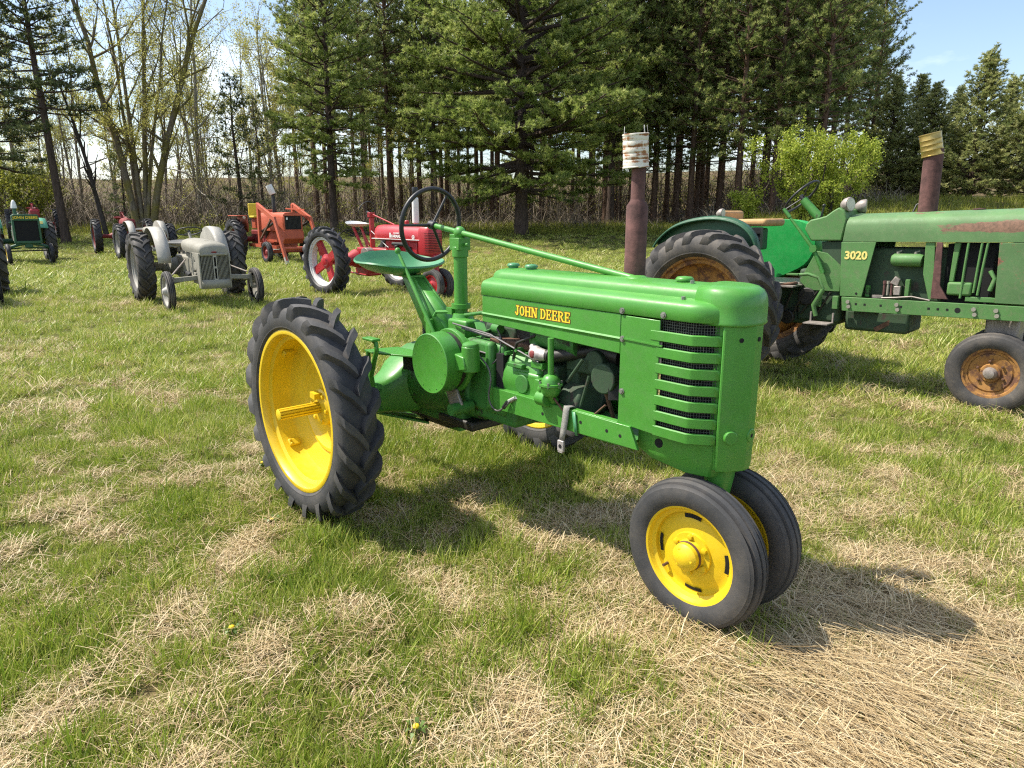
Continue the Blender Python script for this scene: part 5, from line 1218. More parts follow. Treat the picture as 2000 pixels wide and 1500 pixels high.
    # fenders
    def smooth_arc(a):
        P = [Vector((x, 0, z)) for x, z in a]; o = []
        for i in range(len(P) - 1):
            p0, p1, p2, p3 = P[max(i - 1, 0)], P[i], P[i + 1], P[min(i + 2, len(P) - 1)]
            for t in (0, .25, .5, .75):
                q = .5 * ((2 * p1) + (p2 - p0) * t + (2 * p0 - 5 * p1 + 4 * p2 - p3) * t * t + (3 * p1 - p0 - 3 * p2 + p3) * t ** 3); o.append((q.x, q.z))
        return o + [a[-1]]
    def fender(s, mat):
        arc = [(-.72, 1.36), (-.66, 1.44), (-.52, 1.545), (-.33, 1.61), (-.08, 1.638), (.14, 1.61), (.29, 1.54), (.385, 1.43), (.42, 1.30), (.425, 1.10)]
        if s > 0: arc = [(-.70, 1.35), (-.50, 1.50), (-.25, 1.575), (.02, 1.595), (.30, 1.585), (.45, 1.54), (.53, 1.46), (.55, 1.30), (.45, 1.12), (.18, .98)]
        arc = smooth_arc(arc); e = part_empty('fender', T)
        MB().prism(arc + [(.20, .96), (-.35, 1.0)], 'xz', s * .485, s * .495).build('fender_panel', mat, e)
        wd = .09 if s < 0 else .34
        rows = [[(x, s * .487, z), (x, s * (.487 + wd * .6), z - .004), (x, s * (.487 + wd), z - .03)] for x, z in arc]
        MB().grid(rows).build('fender_top', mat, e, 50, thick=.006)
        MB().tube([(x, s * (.487 + wd), z - .03) for x, z in arc], .012, 8).build('fender_bead', mat, e, 60)
    fender(-1, 'dark_green'); fender(1, 'sunlit_bright_green')  # near fender coloured dark for shade, far replacement one bright for sun
    # seat, floor and pedals
    MB().box((.12, 0, 1.565), (.44, .46, .075)).build('seat_cushion', 'tan_cushion', T, bevel=.03, seg=3)
    MB().box((-.16, 0, 1.62), (.09, .46, .14)).build('seat_back', 'tan_cushion', T, bevel=.03, seg=3)
    st = MB().box((.24, -.20, 1.42), (.10, .06, .20));
    for z in (1.35, 1.41, 1.47): st.box((.24, -.235, z), (.12, .03, .022))
    st.build('seat_frame', 'black_iron', T); MB().box((.05, 0, 1.40), (.30, .30, .22)).build('seat_box', 'dark_green', T, bevel=.02)
    fl = MB().box((.40, 0, .975), (.70, .94, .014)); fl.build('floor_plate', 'lamp_body', T); MB().bar((.72, -.30, 1.0), (.48, -.46, .97), .12, .012).build('floor_ramp', 'rust_brown', T)
    pd = MB().tube([(.98, -.33, .95), (.93, -.34, 1.06), (.84, -.36, 1.09), (.76, -.37, 1.08)], .016, 8); pd.box((.71, -.37, 1.085), (.11, .08, .014)); pd.tube([(.98, -.33, .95), (.90, -.33, .80), (.93, -.33, .70)], .022, 8); pd.build('brake_pedal', FC, T, 50)
    # drive line
    tb = MB().box((.35, 0, .78), (1.45, .42, .36)); tb.box((.90, 0, .88), (.40, .46, .50)); tb.tube([(0, -.70, .752), (0, .70, .752)], .11, 20); tb.build('transmission', 'engine_grime', T, bevel=.03)
    for x, z, rr_ in ((.80, .87, .085), (.45, .80, .10), (.62, .66, .07)): MB().tube([(x, -.26, z), (x, -.19, z)], rr_, 20).build('gear_cover', 'grease_and_shade', T, bevel=.01)
    for i in range(7): MB().tube([(.25 + .1 * i, -.245, .60 + .05 * (i % 3)), (.30 + .12 * i, -.255, .92)], .010, 7).build('hydraulic_line', 'grease_and_shade', T)
    MB().box((.92, -.255, .83), (.05, .03, .10)).build('rail_clamp', FC, T, bevel=.004); MB().box((1.09, -.30, .835), (.05, .04, .12)).build('rail_clamp', FC, T, bevel=.004)
    sp = MB().box((1.02, -.50, .66), (.22, .16, .01)); sp.box((.92, -.42, .70), (.012, .02, .10)); sp.box((1.12, -.42, .70), (.012, .02, .10)); sp.build('step', 'lamp_body', T)
    MB().box((1.42, 0, .675), (.55, .40, .20)).build('oil_pan', 'engine_grime', T, bevel=.03)
    MB().bar((1.60, -.16, .72), (1.42, -.2, .60), .05, .04).build('pan_brace', 'rust_brown', T)
    # engine bay
    MB().box((1.55, 0, 1.10), (.80, .36, .46)).build('engine_block', 'engine_grime', T, bevel=.02)
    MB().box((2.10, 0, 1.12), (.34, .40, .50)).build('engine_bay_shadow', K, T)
    e = MB().tube([(1.515, -.235, 1.232), (1.535, -.235, 1.232), (1.73, -.235, 1.232), (1.755, -.235, 1.228)], [.04, .055, .055, .05], 20); e.build('alternator', FC, T, 40)
    e = MB()
    for x in (1.56, 1.70): e.tube([(x, -.235, 1.285), (x, -.235, 1.305)], .014, 8); e.tube([(x, -.235, 1.30), (x + .03, -.235, 1.31)], .006, 6)
    e.build('alternator_studs', 'pale_grey', T)['kind'] = 'stuff'
    e = MB().prism([(1.52, 1.03), (1.56, 1.09), (1.60, 1.06), (1.585, 1.0)], 'xz', -.25, -.21); e.box((1.585, -.235, .965), (.055, .05, .08)); e.build('injection_pump', 'lamp_body', T, bevel=.006)
    for i in range(3): MB().tube([(1.475 + i * .03, -.235, .92), (1.475 + i * .03, -.235, 1.02)], .010, 8).tube([(1.475 + i * .03, -.235, 1.02), (1.475 + i * .03, -.235, 1.045)], .014, 8).build('injector_fitting', 'rust_pipe' if i != 1 else 'pale_grey', T)
    MB().box((1.34, -.23, .95), (.03, .04, .10)).build('fuel_filter', 'gloss_green_dirty', T); MB().box((1.43, -.24, .905), (.09, .03, .025)).build('filter_bracket', 'lamp_body', T)
    MB().box((1.665, -.235, .99), (.035, .05, .15)).build('pump_cover', FC, T, bevel=.004)
    MB().prism([(1.775, 1.385), (1.845, 1.385), (1.88, .905), (1.84, .905), (1.78, 1.12)], 'xz', -.27, -.245).build('hood_strut', FC, T, bevel=.004)
    MB().prism([(1.86, 1.385), (1.905, 1.385), (1.92, 1.03), (1.99, .915), (1.86, .915)], 'xz', -.285, -.262).build('rusty_strut', 'rust_pipe', T, bevel=.004)
    MB().prism([(1.985, 1.385), (2.03, 1.385), (2.01, 1.06), (1.975, 1.06)], 'xz', -.25, -.22).build('air_duct', FC, T, bevel=.006)
    MB().box((2.06, -.24, 1.005), (.18, .07, .11)).build('coolant_tank', FC, T, bevel=.018, seg=3)
    for x0_, x1_, z0_ in ((2.09, 2.075, .93), (2.185, 2.165, .98), (2.225, 2.195, .96)): MB().tube([(x0_, -.27, 1.385), ((x0_ + x1_) / 2, -.275, 1.18), (x1_, -.27, z0_)], .010, 8).build('coolant_pipe', FC, T, 60)
    MB().box((2.22, -.245, .925), (.22, .04, .04)).build('radiator_base', FC, T, bevel=.004); MB().tube([(2.26, -.25, 1.16), (2.30, -.26, 1.10), (2.275, -.26, 1.0)], .018, 8).build('radiator_hose', FC, T, 60)
    MB().tube([(1.48, -.30, .90), (1.60, -.305, .91), (1.72, -.305, .925), (1.86, -.30, .90)], .007, 7).build('fuel_line', 'lamp_body', T, 60)
    # front pedestal
    MB().box((2.37, 0, .66), (.24, .26, .22)).build('front_pedestal', 'lamp_body', T, bevel=.02); MB().tube([(2.37, 0, .60), (2.36, 0, .34)], .07, 16).build('pedestal_shaft', 'lamp_body', T); MB().tube([(2.357, -.24, .33), (2.357, .24, .33)], .035, 12).build('front_axle', 'lamp_body', T)
    # stack
    MB().lathe([(1.60, .076), (2.16, .0755), (2.16, .06), (2.0, .06)], 24, 'z', (1.693, 0, 0)).build('exhaust_stack', 'rust_pipe', T, 40)
    MB().tube([(1.56, .05, 1.62), (1.58, .08, 1.70), (1.63, .1, 1.73)], .008, 7).build('stack_wire', 'black_iron', T, 60)
    MB().lathe([(1.63, .045), (1.655, .05), (1.66, 0)], 16, 'z', (2.08, 0, 0)).build('radiator_cap', 'rust_pipe', T)
    return T
tr_3020 = build_3020()
bpy.context.view_layer.update()
p = tr_3020.matrix_world @ Vector((1.686, 0, 2.105))
can2 = thing('tin_can', 'gold coloured ribbed tin can set crooked on the thick rusty exhaust stack', 'can', p); can2.rotation_euler = (math.radians(-3), math.radians(-13), 0)
pr = [(0, .084), (.002, .087), (.008, .087), (.010, .084)]
for k in range(3): pr += [(.048 + k * .042, .084), (.052 + k * .042, .086), (.056 + k * .042, .084)]
pr += [(.178, .084), (.18, .087), (.187, .087), (.188, .084)]
MB().lathe(pr, 32, 'z').build('can_body', 'gold_tin', can2, 40, thick=.0015)
MB().lathe([(.182, .083), (.180, .0)], 32, 'z').build('can_bottom', 'rust_brown', can2)

# ---- red row-crop tractor (also built in a duller red for the far ones)
def build_red(label, red, rim, seatm, stack, loc, hd, text=True, group=None):
    T = thing('tractor', label, 'tractor', loc, hd, group)
    rt = lug_tire(.677, .470, .27, n=20, lug_h=.038, lug_w=.046, sweep=.30, curve=.03, mat='tire_dark'); rr = rim_ring(.470, .24, rim, depth=.05)
    sp = MB()
    for i in range(4):
        a = i * PI / 2 + .5; c, s = math.cos(a), math.sin(a)
        sp.bar((.10 * c, .03, .10 * s), (.43 * c, .0, .43 * s), .06, .15, (-s, 0, c))
    sp.lathe([(.06, .15), (-.0, .15), (-.02, .10), (-.06, .08), (-.08, .0)], 24); spm = sp.mesh('wheel_centre', red, 35)
    for s in (-1, 1): wheel(T, 'rear_wheel', (0, s * .93, .672), .2 + s * .2, rt, [('rim', rr), ('wheel_centre', spm)], s > 0)
    ft = rib_tire(.30, .19, .13, mat='tire_dusty'); fd = disc([(-.04, .195), (-.05, .19), (-.045, .17), (.0, .165), (-.01, .10), (-.03, .06), (-.05, .05), (-.055, 0)], red, 30)
    for s in (-1, 1): wheel(T, 'front_wheel', (2.224, s * .12, .298), .3, ft, [('wheel_disc', fd)], s > 0)
    pf = [(-.175, 1.09), (-.19, 1.16), (-.185, 1.24), (-.155, 1.315), (-.09, 1.365), (0, 1.38)]; pf += [(-y, z) for y, z in reversed(pf[:-1])]
    rows = []
    for x, k in ((.50, .30), (.52, .62), (.58, .86), (.70, .98), (1.1, 1.0), (1.96, 1.0)): rows.append([(x, y * k, 1.21 + (z - 1.21) * (.5 + .5 * k) + (0 if x < 1 else -.02 * (x - 1))) for y, z in pf])
    MB().grid(rows).add(rows[0], [tuple(range(len(pf)))]).build('hood', red, T, 50)
    MB().box((1.25, 0, 1.112), (1.45, .395, .012)).build('hood_trim', 'decal_white', T)
    gp = [(1.94, -.19), (2.12, -.19), (2.20, -.165), (2.235, -.10), (2.235, .10), (2.20, .165), (2.12, .19), (1.94, .19)]
    rows = [[(2.08 + (x - 2.08) * k, y * k, z) for x, y in gp] for z, k in ((.84, .94), (.88, 1), (1.24, 1), (1.31, .95), (1.345, .8))]
    g = MB().grid(rows, True); g.add(rows[-1], [tuple(range(8))]); g.add(rows[0], [tuple(range(8))]); gr = g.build('grille', red, T, 40)
    for i in range(12): 
        z = .90 + i * .030; MB().grid([[(x * 1.0 + (.004 if x > 2.1 else 0), y * 1.02, zz) for x, y in gp[1:-1]] for zz in (z, z + .009)]).build('louvre', 'black_hole', gr)
    e = MB().box((1.35, 0, .90), (.95, .26, .36)); e.box((1.9, 0, .78), (.5, .30, .12)); e.build('engine', red, T, bevel=.02); e2 = MB().tube([(1.15, -.17, 1.02), (1.55, -.17, 1.02)], .035, 10); e2.tube([(1.3, -.16, .85), (1.3, -.2, 1.0)], .04, 10); e2.box((1.62, -.16, .92), (.10, .08, .12)); e2.build('engine_fittings', 'grease_and_shade', T, bevel=.01)
    gb = MB().box((.42, 0, .74), (1.0, .30, .36)); gb.tube([(0, -.78, .672), (0, .78, .672)], .075, 16); gb.box((.1, 0, .55), (.45, .34, .40)); gb.tube([(0, -.5, .66), (0, -.2, .70)], [.08, .20], 16); gb.build('gearbox', red, T, bevel=.03)
    MB().tube([(.42, -.31, .80), (.42, -.15, .80)], .13, 24).build('belt_pulley', 'lamp_body' if text else red, T, bevel=.008)
    MB().box((2.18, 0, .74), (.18, .20, .22)).tube([(2.2, 0, .66), (2.224, 0, .30)], .06, 14).tube([(2.224, -.13, .298), (2.224, .13, .298)], .03, 10).build('front_bolster', red, T, bevel=.01)
    pan_seat(T, (-.20, 0, 1.365), seatm, .25, .23)
    sa = MB().bar((-.22, -.10, 1.32), (.02, -.06, .90), .03, .05); sa.bar((-.22, .10, 1.32), (.02, .06, .90), .03, .05); sa.tube([(-.10, 0, 1.31), (.18, 0, .95)], .018, 8); sa.build('seat_spring', red, T)
    MB().box((.285, 0, 1.20), (.05, .10, .62)).box((.28, 0, 1.56), (.09, .13, .10)).build('steering_post', red, T, bevel=.008)
    MB().tube([(.20, 0, 1.605), (1.02, 0, 1.375)], .013, 10).build('steering_rod', 'seat_green' if False else red, T); steering_wheel(T, (.15, 0, 1.62), (-.95, 0, .28), .205, .010, 'black_iron', 3, .2)
    MB().tube([(.42, -.12, 1.25), (.95, -.17, .98), (1.02, -.17, .95)], .008, 6).build('control_rod', 'white_clean' if text else red, T, 60)
    MB().tube([(-.1, -.30, .42), (.5, -.35, .40)], .015, 8).build('drawbar', red, T); MB().tube([(-.2, .0, .42), (.55, 0, .45)], .03, 8).build('drawbar', red, T)
    if stack:
        MB().lathe([(1.33, .04), (1.40, .045), (1.42, .065), (1.86, .062), (1.89, .035), (1.93, .035)], 20, 'z', (1.60, .05, 0)).build('muffler', 'white_clean', T, 40)
        MB().lathe([(1.92, .05), (1.93, .058), (2.05, .058), (2.07, .05), (2.07, 0)], 18, 'z', (1.60, .05, 0)).build('rain_cap', 'black_iron', T, 40)
        MB().tube([(1.25, .12, 1.34), (1.25, .12, 1.46)], .045, 14).build('air_intake', red, T, bevel=.02)
    if text:
        surface_text(T, 'FARMALL', .075, 'decal_white', (1.31, -.196, 1.165), (PI / 2 - .05, 0, 0), .002); surface_text(T, 'McCORMICK', .030, 'decal_white', (1.31, -.194, 1.225), (PI / 2 - .15, 0, 0), .0008)
        MB().box((1.115, -.192, 1.185), (.045, .006, .09)).build('maker_badge', 'decal_white', T); MB().tube([(1.80, -.188, 1.16), (1.80, -.194, 1.16)], .038, 18).build('round_badge', 'decal_white', T); surface_text(T, 'C', .05, 'bright_red', (1.80, -.196, 1.16), (PI / 2, 0, 0), .001)
    return T
build_red('bright red tractor with a white pan seat and white muffler', 'bright_red', 'white_clean', 'white_clean', True, (-3.028, 14.769, -.045), -.746)
x_, y_ = -15.6, 29.0
build_red('dark red tractor with a red pan seat under the mossy tree', 'dull_red', 'dull_red', 'dull_red', False, (x_, y_, float(gz(x_, y_)) - .02), -.95, False)
x_, y_ = -22.2, 33.7
build_red('red tractor mostly hidden behind the green tractor with black radiator', 'bright_red', 'dull_red', 'dull_red', False, (x_, y_, float(gz(x_, y_)) + .05), -.95, False)

# ---- grey utility tractors
def build_grey(label, loc, hd, lower, chrome):
    T = thing('tractor', label, 'tractor', loc, hd)
    L = 'pale_grey'
    rt = lug_tire(.620, .385, .285, n=19, lug_h=.034, lug_w=.05, sweep=.36, curve=.02, mat='tire_dusty' if chrome else 'tire_dark'); rr = rim_ring(.385, .25, 'silver_rim', depth=.05); rd = disc([(-.01, .34), (.03, .30), (.05, .18), (.0, .15), (-.01, .08), (-.05, .07), (-.06, 0)], 'silver_rim')
    for s in (-1, 1): wheel(T, 'rear_wheel', (0, s * .78, .615), .1 + s * .3, rt, [('rim', rr), ('wheel_disc', rd)], s > 0)
    ft = rib_tire(.328, .235, .115, mat='tire_dusty'); fd = disc([(-.035, .236), (-.045, .24), (-.04, .225), (.0, .215), (-.01, .12), (-.03, .075), (-.06, .06), (-.09, .035), (-.095, 0)], 'silver_rim', 36)
    for s in (-1, 1): wheel(T, 'front_wheel', (1.755, s * .70, .326), .3, ft, [('wheel_disc', fd)], s > 0)
    pf = [(-.225, .90), (-.248, .98), (-.242, 1.03), (-.21, 1.075), (-.13, 1.10), (0, 1.112)]; pf += [(-y, z) for y, z in reversed(pf[:-1])]
    rows = [[(x, y * k, .95 + (z - .95) * m_ + dz) for y, z in pf] for x, k, m_, dz in ((.72, .86, .9, .03), (.80, .95, 1.0, .03), (1.2, 1.0, 1, .02), (1.75, 1.0, 1, 0), (1.92, .98, .97, -.01), (1.985, .93, .86, -.02), (2.01, .88, .6, -.03))]
    MB().grid(rows).add(rows[-1], [tuple(range(len(pf)))]).add(rows[0], [tuple(range(len(pf)))]).build('hood', L, T, 45)
    # nose: grille shell with two slatted panels and a centre bar
    for s in (-1, 1):
        MB().prism([(1.56, .93), (2.0, .93), (2.0, .36), (1.86, .36), (1.80, .62), (1.74, .80)], 'xz', s * .226, s * .244).build('nose_side', L, T, bevel=.004)
    sh = MB(); o_ = [(1.985, -.240), (2.02, -.11), (2.03, 0), (2.02, .11), (1.985, .240)]
    MB().grid([[(x, y, .50) for x, y in o_], [(x, y, .355) for x, y in o_]]).build('nose_bottom', L, T, 50, thick=.02)
    MB().grid([[(x, y, .93) for x, y in o_], [(x - .004, y, .885) for x, y in o_]]).build('nose_top', L, T, 50, thick=.02)
    MB().grid([[(x - .025, y * .96, .90) for x, y in o_], [(x - .025, y * .96, .48) for x, y in o_]]).build('grille_backing', 'black_hole' if chrome else lower, T)
    sl = MB()
    for i in range(22):
        y = -.216 + .432 * i / 21
        if abs(y) < .025: continue
        x = 2.03 - .045 * (abs(y) / .24) ** 1.3; sl.box((x - .012, y, .69), (.012, .0075, .40))
    sl.build('grille_slats', 'pale_grey' if chrome else lower, T)['kind'] = 'stuff'
    for y in (-.022, .022): MB().box((2.028, y, .69), (.012, .012, .42)).build('grille_bar', 'pale_fender', T)
    for z in (.50, .70, .88): MB().box((2.030, 0, z), (.012, .05, .03)).build('grille_bar_clip', 'pale_fender', T)
    for y in (-.234, .234): MB().box((1.99, y, .69), (.03, .016, .42)).build('grille_edge', L, T)
    MB().ball((2.02, 0, .945), (.012, .045, .014), 14, 8).build('nose_badge', 'dull_red', T, 60)
    e = MB().box((1.20, 0, .66), (.95, .32, .46)); e.box((1.62, 0, .55), (.35, .36, .20)); e.box((1.3, 0, .42), (.7, .26, .10)); e.build('engine', lower, T, bevel=.02)
    f = MB().tube([(1.46, -.17, .62), (1.46, -.17, .88)], .045, 12); f.tube([(1.38, -.19, .55), (1.38, -.19, .92)], .035, 12); f.tube([(1.60, -.17, .70), (1.60, -.22, .70)], .07, 14); f.box((1.52, -.18, .54), (.14, .08, .10)); f.tube([(1.25, -.18, .55), (1.45, -.2, .50)], .03, 8); f.build('engine_fittings', L if chrome else lower, T, bevel=.008)
    MB().tube([(.75, -.17, .52), (1.15, -.19, .50)], .06, 14).build('muffler', 'black_iron', T)
    g = MB().box((.45, 0, .62), (.95, .36, .42)); g.tube([(0, -.62, .615), (0, .62, .615)], .08, 16); g.tube([(-.0, -.45, .6), (0, 0, .62)], [.09, .22], 16); g.build('gearbox', lower, T, bevel=.03)
    ax = MB().bar((1.755, -.62, .50), (1.78, 0, .54), .06, .075); ax.bar((1.755, .62, .50), (1.78, 0, .54), .06, .075); ax.build('front_axle', L, T, bevel=.006)
    for s in (-1, 1):
        MB().tube([(1.755, s * .62, .56), (1.755, s * .64, .33)], .03, 10).tube([(1.755, s * .63, .328), (1.755, s * .70, .328)], .028, 10).build('axle_spindle', L, T); MB().tube([(1.72, s * .60, .46), (.80, s * .20, .42)], .022, 8).build('radius_rod', L, T); MB().tube([(1.68, s * .60, .58), (.95, s * .22, .78)], .013, 8).build('drag_link', 'lamp_body', T)
        fe = part_empty('fender', T); aa = np.linspace(math.radians(8), math.radians(150), 16)
        rows = [[(.70 * math.cos(a), s * .40, .615 + .70 * math.sin(a)), (.705 * math.cos(a), s * .47, .615 + .71 * math.sin(a)), (.69 * math.cos(a), s * .61, .615 + .69 * math.sin(a))] for a in aa]
        MB().grid(rows).build('fender_top', 'pale_fender', fe, 60, thick=.008)
        MB().prism([(.70 * math.cos(a), .615 + .70 * math.sin(a)) for a in aa] + [(-.35, .80), (.1, .66), (.55, .60)], 'xz', s * .39, s * .40).build('fender_panel', 'pale_fender', fe)
    steering_wheel(T, (.42, 0, 1.245), (-.35, 0, .94), .215, .011, 'black_iron', 3); MB().tube([(.43, 0, 1.22), (.62, 0, .95)], .025, 12).build('steering_column', L, T)
    MB().box((.70, 0, .98), (.12, .30, .22)).build('dash', L, T, bevel=.02); pan_seat(T, (-.22, 0, 1.0), 'pale_fender', .24, .22); MB().tube([(-.2, 0, .96), (.0, 0, .72)], .025, 8).build('seat_spring', lower, T)
    MB().lathe([(1.10, .03), (1.118, .032), (1.122, 0)], 14, 'z', (1.60, 0, 0)).build('filler_cap', L, T)
    for s in (-1, 1): MB().box((.45, s * .40, .40), (.30, .28, .02)).build('footboard', lower, T)
    return T
build_grey('pale grey tractor with dusty lugged tires and a slatted grille', (-6.067, 13.362, -.01), -.936, 'pale_grey', True)
build_grey('grey tractor with red engine parked behind the pale grey one', (-12.89, 25.372, -.05), -.887, 'engine_red', False)

# ---- orange tractor with front loader
def build_loader(loc, hd):
    T = thing('loader_tractor', 'orange tractor with a front loader and yellow seat', 'tractor', loc, hd)
    O = 'orange_paint'
    rt = lug_tire(.70, .43, .34, n=19, lug_h=.04, lug_w=.055, sweep=.34, curve=.03, mat='tire_dark'); rr = rim_ring(.43, .29, 'pale_grey', depth=.05); rd = disc([(-.02, .38), (.03, .34), (.06, .2), (.02, .15), (0, 0)], 'dull_red', 30)
    for s in (-1, 1): wheel(T, 'rear_wheel', (0, s * .79, .695), .3, rt, [('rim', rr), ('wheel_disc', rd)], s > 0)
    ft = rib_tire(.345, .20, .17, mat='tire_dark'); fd = disc([(-.05, .205), (-.06, .20), (-.05, .18), (0, .17), (-.01, .1), (-.05, .06), (-.06, 0)], 'dull_red', 30)
    for s in (-1, 1): wheel(T, 'front_wheel', (2.305, s * .66, .342), .3, ft, [('wheel_disc', fd)], s > 0)
    pf = [(-.33, 1.02), (-.345, 1.2), (-.34, 1.45), (-.31, 1.55), (-.25, 1.60), (0, 1.62)]; pf += [(-y, z) for y, z in reversed(pf[:-1])]
    rows = [[(x, y * k, z) for y, z in pf] for x, k in ((1.05, .95), (1.3, 1), (2.85, 1), (2.93, .96))]
    MB().grid(rows).add(rows[-1], [tuple(range(len(pf)))]).add(rows[0], [tuple(range(len(pf)))]).build('hood', O, T, 40)
    gb = MB().box((2.94, 0, 1.28), (.04, .56, .44)); g = gb.build('grille', 'black_hole', T)
    for i in range(13): MB().box((2.962, -.255 + i * .0425, 1.30), (.010, .010, .38)).build('grille_bar', 'grease_and_shade', g)
    MB().box((2.968, -.2, 1.42), (.006, .05, .07)).build('grille_badge', 'decal_white', g)
    for y in (-.295, .295): MB().box((2.95, y, 1.28), (.05, .04, .50)).build('grille_frame', O, T, bevel=.006)
    for z in (1.05, 1.53): MB().box((2.95, 0, z), (.05, .63, .05)).build('grille_frame', O, T, bevel=.006)
    MB().prism([(2.60, 1.03), (2.98, 1.03), (3.0, .78), (2.85, .62), (2.55, .66)], 'xz', -.34, .34).build('front_weight', O, T, bevel=.02)
    e = MB().box((1.85, 0, .85), (1.3, .40, .45)); e.build('engine', O, T, bevel=.03); MB().box((.55, 0, .78), (1.3, .40, .48)).tube([(0, -.7, .695), (0, .7, .695)], .10, 14).build('gearbox', 'dull_red', T, bevel=.04)
    f = MB()
    for i in range(6): f.tube([(1.0 + .09 * i, -.23, .75 + .08 * (i % 3)), (1.1 + .1 * i, -.26, 1.1)], .02, 7)
    f.build('hydraulic_lines', 'grease_and_shade', T)['kind'] = 'stuff'
    MB().tube([(2.305, -.62, .36), (2.305, .62, .36)], .06, 10).box((2.305, 0, .50), (.14, .8, .10)).build('front_axle', O, T)
    for s in (-1, 1):
        fe = part_empty('fender', T); MB().box((-.02, s * .66, 1.50), (.85, .36, .03)).build('fender_top', O, fe, bevel=.01); MB().prism([(-.44, 1.50), (.40, 1.50), (.48, 1.2), (.45, .95), (-.3, .95)], 'xz', s * .49, s * .505).build('fender_panel', O, fe)
        lamp(T, (.42, s * .60, 1.44), .05, (1, 0, 0))
    MB().box((.10, 0, 1.46), (.42, .44, .08)).build('seat_cushion', 'seat_yellow', T, bevel=.03, seg=3); MB().box((-.12, 0, 1.70), (.08, .44, .44)).build('seat_back', 'seat_yellow', T, bevel=.03, seg=3); MB().box((.08, 0, 1.25), (.3, .3, .36)).build('seat_box', O, T)
    steering_wheel(T, (.62, 0, 1.72), (-.6, 0, .8), .2, .012, 'black_iron', 3); MB().tube([(.64, 0, 1.70), (.95, 0, 1.40)], .03, 10).build('steering_column', 'black_iron', T)
    MB().box((1.02, 0, 1.50), (.35, .50, .42)).build('dash_cowl', O, T, bevel=.03)
    for s in (-1, 1):
        la = part_empty('loader_arm', T); y = s * .60
        MB().bar((1.66, y, .58), (1.72, y, 1.88), .10, .13, (1, 0, 0)).build('upright', O, la, bevel=.008)
        MB().bar((1.66, y * 1.02, 1.86), (2.98, y * 1.02, 1.40), .09, .15).build('boom', O, la, bevel=.008)
        MB().bar((2.93, y * 1.03, 1.46), (3.66, y * 1.03, .10), .08, .13).build('boom_lower', O, la, bevel=.008)
        MB().bar((1.72, y, .75), (2.70, y, 1.42), .05, .05).build('brace', 'rust_brown', la); MB().tube([(1.72, y * .9, 1.0), (2.85, y * .96, 1.30)], .04, 10).build('lift_cylinder', 'grease_and_shade', la)
        MB().bar((3.60, y * 1.03, .24), (3.72, y * 1.03, .02), .09, .10).build('bucket_pin', 'silver_rim', la)
    MB().tube([(3.45, -.62, .50), (3.45, .62, .50)], .05, 12).build('loader_crossbar', O, T); MB().bar((1.75, -.65, .58), (1.75, .65, .58), .12, .12).build('loader_subframe', O, T, bevel=.01); MB().bar((.3, -.42, .52), (2.6, -.42, .50), .08, .10).build('loader_rail', O, T)
    MB().bar((1.5, .45, 1.74), (2.9, .45, 1.70), .04, .04).build('loader_hose_rail', O, T)
    MB().lathe([(1.58, .06), (2.10, .058), (2.14, .04), (2.25, .04)], 16, 'z', (1.85, -.12, 0)).build('exhaust_stack', 'grease_and_shade', T, 40)
    return T
ld = build_loader((-9.056, 25.744, -.06), -.85)
p = world_of(ld, (1.84, -.12, 2.20)); can3 = thing('tin_can', 'pale tin can hung askew over the orange tractor exhaust stack', 'can', p, 0); can3.rotation_euler = (.0, math.radians(-22), .3)
MB().lathe([(0, .10), (.01, .104), (.30, .104), (.31, .1), (.30, .085), (.29, .085)], 22, 'z').build('can_body', 'white_clean', can3, 40, thick=.003)
MB().lathe([(.286, .09), (.284, 0)], 22, 'z').build('can_bottom', 'lamp_body', can3)

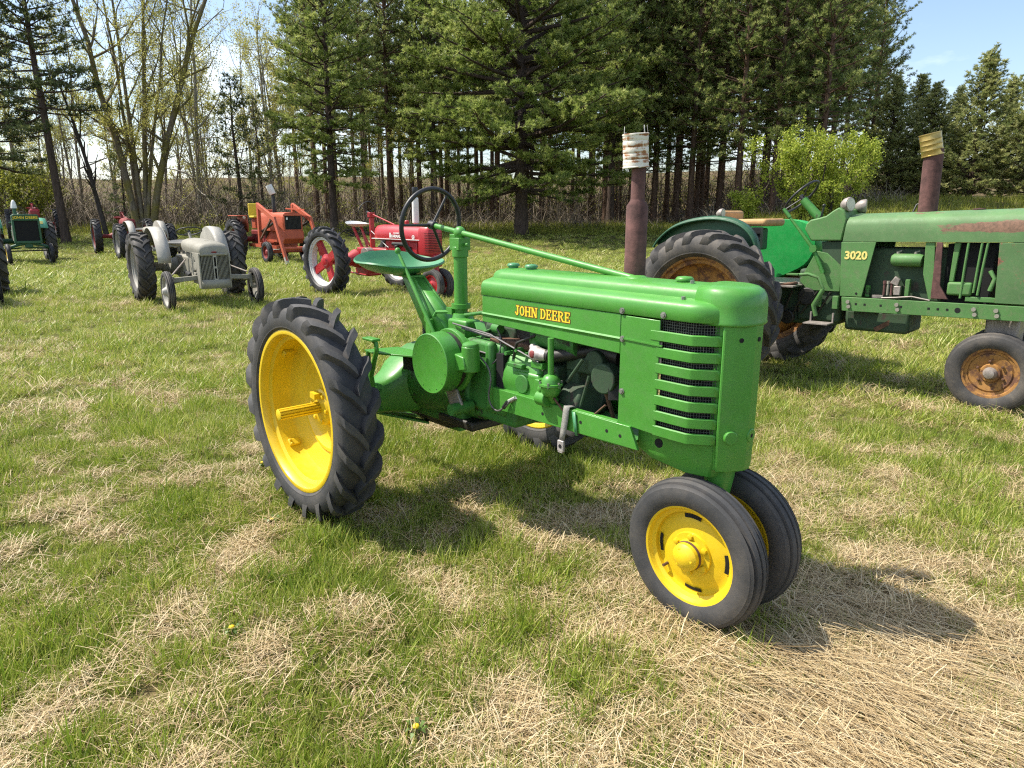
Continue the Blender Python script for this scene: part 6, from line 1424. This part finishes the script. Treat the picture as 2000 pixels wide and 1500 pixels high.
# ---- dark green tractor with exposed radiator
def build_radiator_tractor(label, loc, hd):
    T = thing('tractor', label, 'tractor', loc, hd); D = 'dark_green'
    rt = lug_tire(.672, .44, .33, n=18, lug_h=.04, lug_w=.055, sweep=.34, curve=.03, mat='tire_dusty'); rd = disc([(-.13, .455), (-.14, .45), (-.12, .43), (-.05, .40), (.04, .36), (.06, .2), (.02, .12), (-.02, 0)], 'gloss_yellow', 32)
    for s in (-1, 1): wheel(T, 'rear_wheel', (0, s * .82, .665), .3, rt, [('wheel_disc', rd)], s > 0)
    ft = rib_tire(.332, .21, .13, mat='tire_dark'); fd = disc([(-.04, .215), (-.05, .21), (0, .19), (-.02, .1), (-.05, .05), (-.05, 0)], 'gloss_yellow', 30)
    for s in (-1, 1): wheel(T, 'front_wheel', (2.2, s * .57, .33), .3, ft, [('wheel_disc', fd)], s > 0)
    fr = MB()
    for y in (-.34, .34): fr.box((2.22, y, 1.05), (.16, .06, .74))
    fr.box((2.22, 0, .70), (.16, .70, .08)); fr.build('radiator_frame', D, T, bevel=.012)
    MB().box((2.21, 0, 1.05), (.12, .63, .64)).build('radiator_core', 'black_hole', T)
    MB().prism([(-.36, 1.36), (-.36, 1.52), (-.30, 1.56), (.30, 1.56), (.36, 1.52), (.36, 1.36)], 'yz', 2.10, 2.305).build('radiator_tank', D, T, bevel=.012)
    surface_text(T, 'JOHN DEERE', .115, 'decal_yellow', (2.309, 0, 1.455), (PI / 2, 0, PI / 2), .002)
    MB().prism([(.75, 1.50), (2.12, 1.46), (2.12, 1.20), (.75, 1.20)], 'xz', -.22, .22).build('fuel_tank', D, T, bevel=.06, seg=3)
    e = MB().box((1.5, 0, .88), (1.2, .40, .42)); e.build('engine', D, T, bevel=.03); f = MB().tube([(1.8, -.3, .85), (1.8, -.3, 1.2)], .06, 10); f.tube([(1.6, -.3, 1.0), (2.0, -.3, 1.05)], .04, 8); f.box((1.75, -.3, .8), (.2, .1, .14)); f.build('engine_fittings', 'lamp_body', T, bevel=.01)
    MB().box((.45, 0, .80), (1.1, .45, .50)).tube([(0, -.7, .665), (0, .7, .665)], .09, 14).build('gearbox', D, T, bevel=.04)
    pts = [(2.2, y, .52 + .14 * math.cos(y / .57 * PI / 2)) for y in np.linspace(-.56, .56, 15)]
    MB().tube(pts, .045, 10).build('front_axle', D, T, 60); MB().tube([(2.0, -.5, .42), (2.0, .5, .42)], .02, 8).build('tie_rod', 'black_iron', T); MB().box((2.15, 0, .60), (.2, .2, .16)).build('axle_pivot', D, T, bevel=.02)
    for s in (-1, 1): MB().tube([(2.2, s * .55, .56), (2.2, s * .56, .33)], .035, 10).tube([(2.2, s * .55, .33), (2.2, s * .6, .33)], .03, 8).build('axle_spindle', D, T); MB().tube([(2.15, s * .48, .50), (1.1, s * .12, .48)], .025, 8).build('radius_rod', D, T)
    for s in (-1, 1):
        fe = part_empty('fender', T); aa = np.linspace(math.radians(35), math.radians(130), 10)
        MB().grid([[(.76 * math.cos(a), s * .50, .665 + .76 * math.sin(a)), (.77 * math.cos(a), s * .58, .665 + .77 * math.sin(a)), (.75 * math.cos(a), s * .78, .665 + .75 * math.sin(a))] for a in aa]).build('fender_top', 'mint_green', fe, 60, thick=.012)
        MB().prism([(.76 * math.cos(a), .665 + .76 * math.sin(a)) for a in aa] + [(-.3, .9), (.5, .9)], 'xz', s * .49, s * .50).build('fender_panel', 'mint_green', fe)
        MB().box((.50, s * .60, 1.275), (.04, .12, .10), Matrix.Rotation(math.radians(-30), 3, 'Y')).build('fender_decal', 'decal_pale', fe)
    MB().lathe([(1.45, .055), (1.75, .05), (1.76, .045)], 14, 'z', (1.75, -.20, 0)).build('exhaust_stack', D, T)
    MB().lathe([(1.74, .085), (1.78, .085), (1.92, .06), (1.99, .025), (2.0, 0)], 16, 'z', (1.75, -.20, 0)).build('stack_cone', 'white_clean', T, 50)
    pan_seat(T, (-.25, 0, 1.25), D, .24, .2); MB().tube([(-.25, 0, 1.2), (.1, 0, .95)], .03, 8).build('seat_spring', D, T); steering_wheel(T, (.32, 0, 1.62), (-.8, 0, .5), .21, .011, 'black_iron', 3); MB().tube([(.34, 0, 1.6), (.8, 0, 1.35)], .02, 8).build('steering_rod', D, T)
    return T
jd = build_radiator_tractor('dark green tractor with black radiator and yellow lettering across its top', (-16.746, 24.58, -.06), -.881)
ed = copy_tree(jd); ed.location = (-10.972, 13.743, -.05); ed.rotation_euler = (0, 0, -.839); ed.name = 'tractor'
for ch in ed.children_recursive:
    if ch.name.startswith('wheel_disc'): ch.data = ch.data.copy(); ch.data.materials[0] = MATS['grease_and_shade']
ed['label'] = 'tractor cut off by the picture edge with only its brown lugged tires showing'
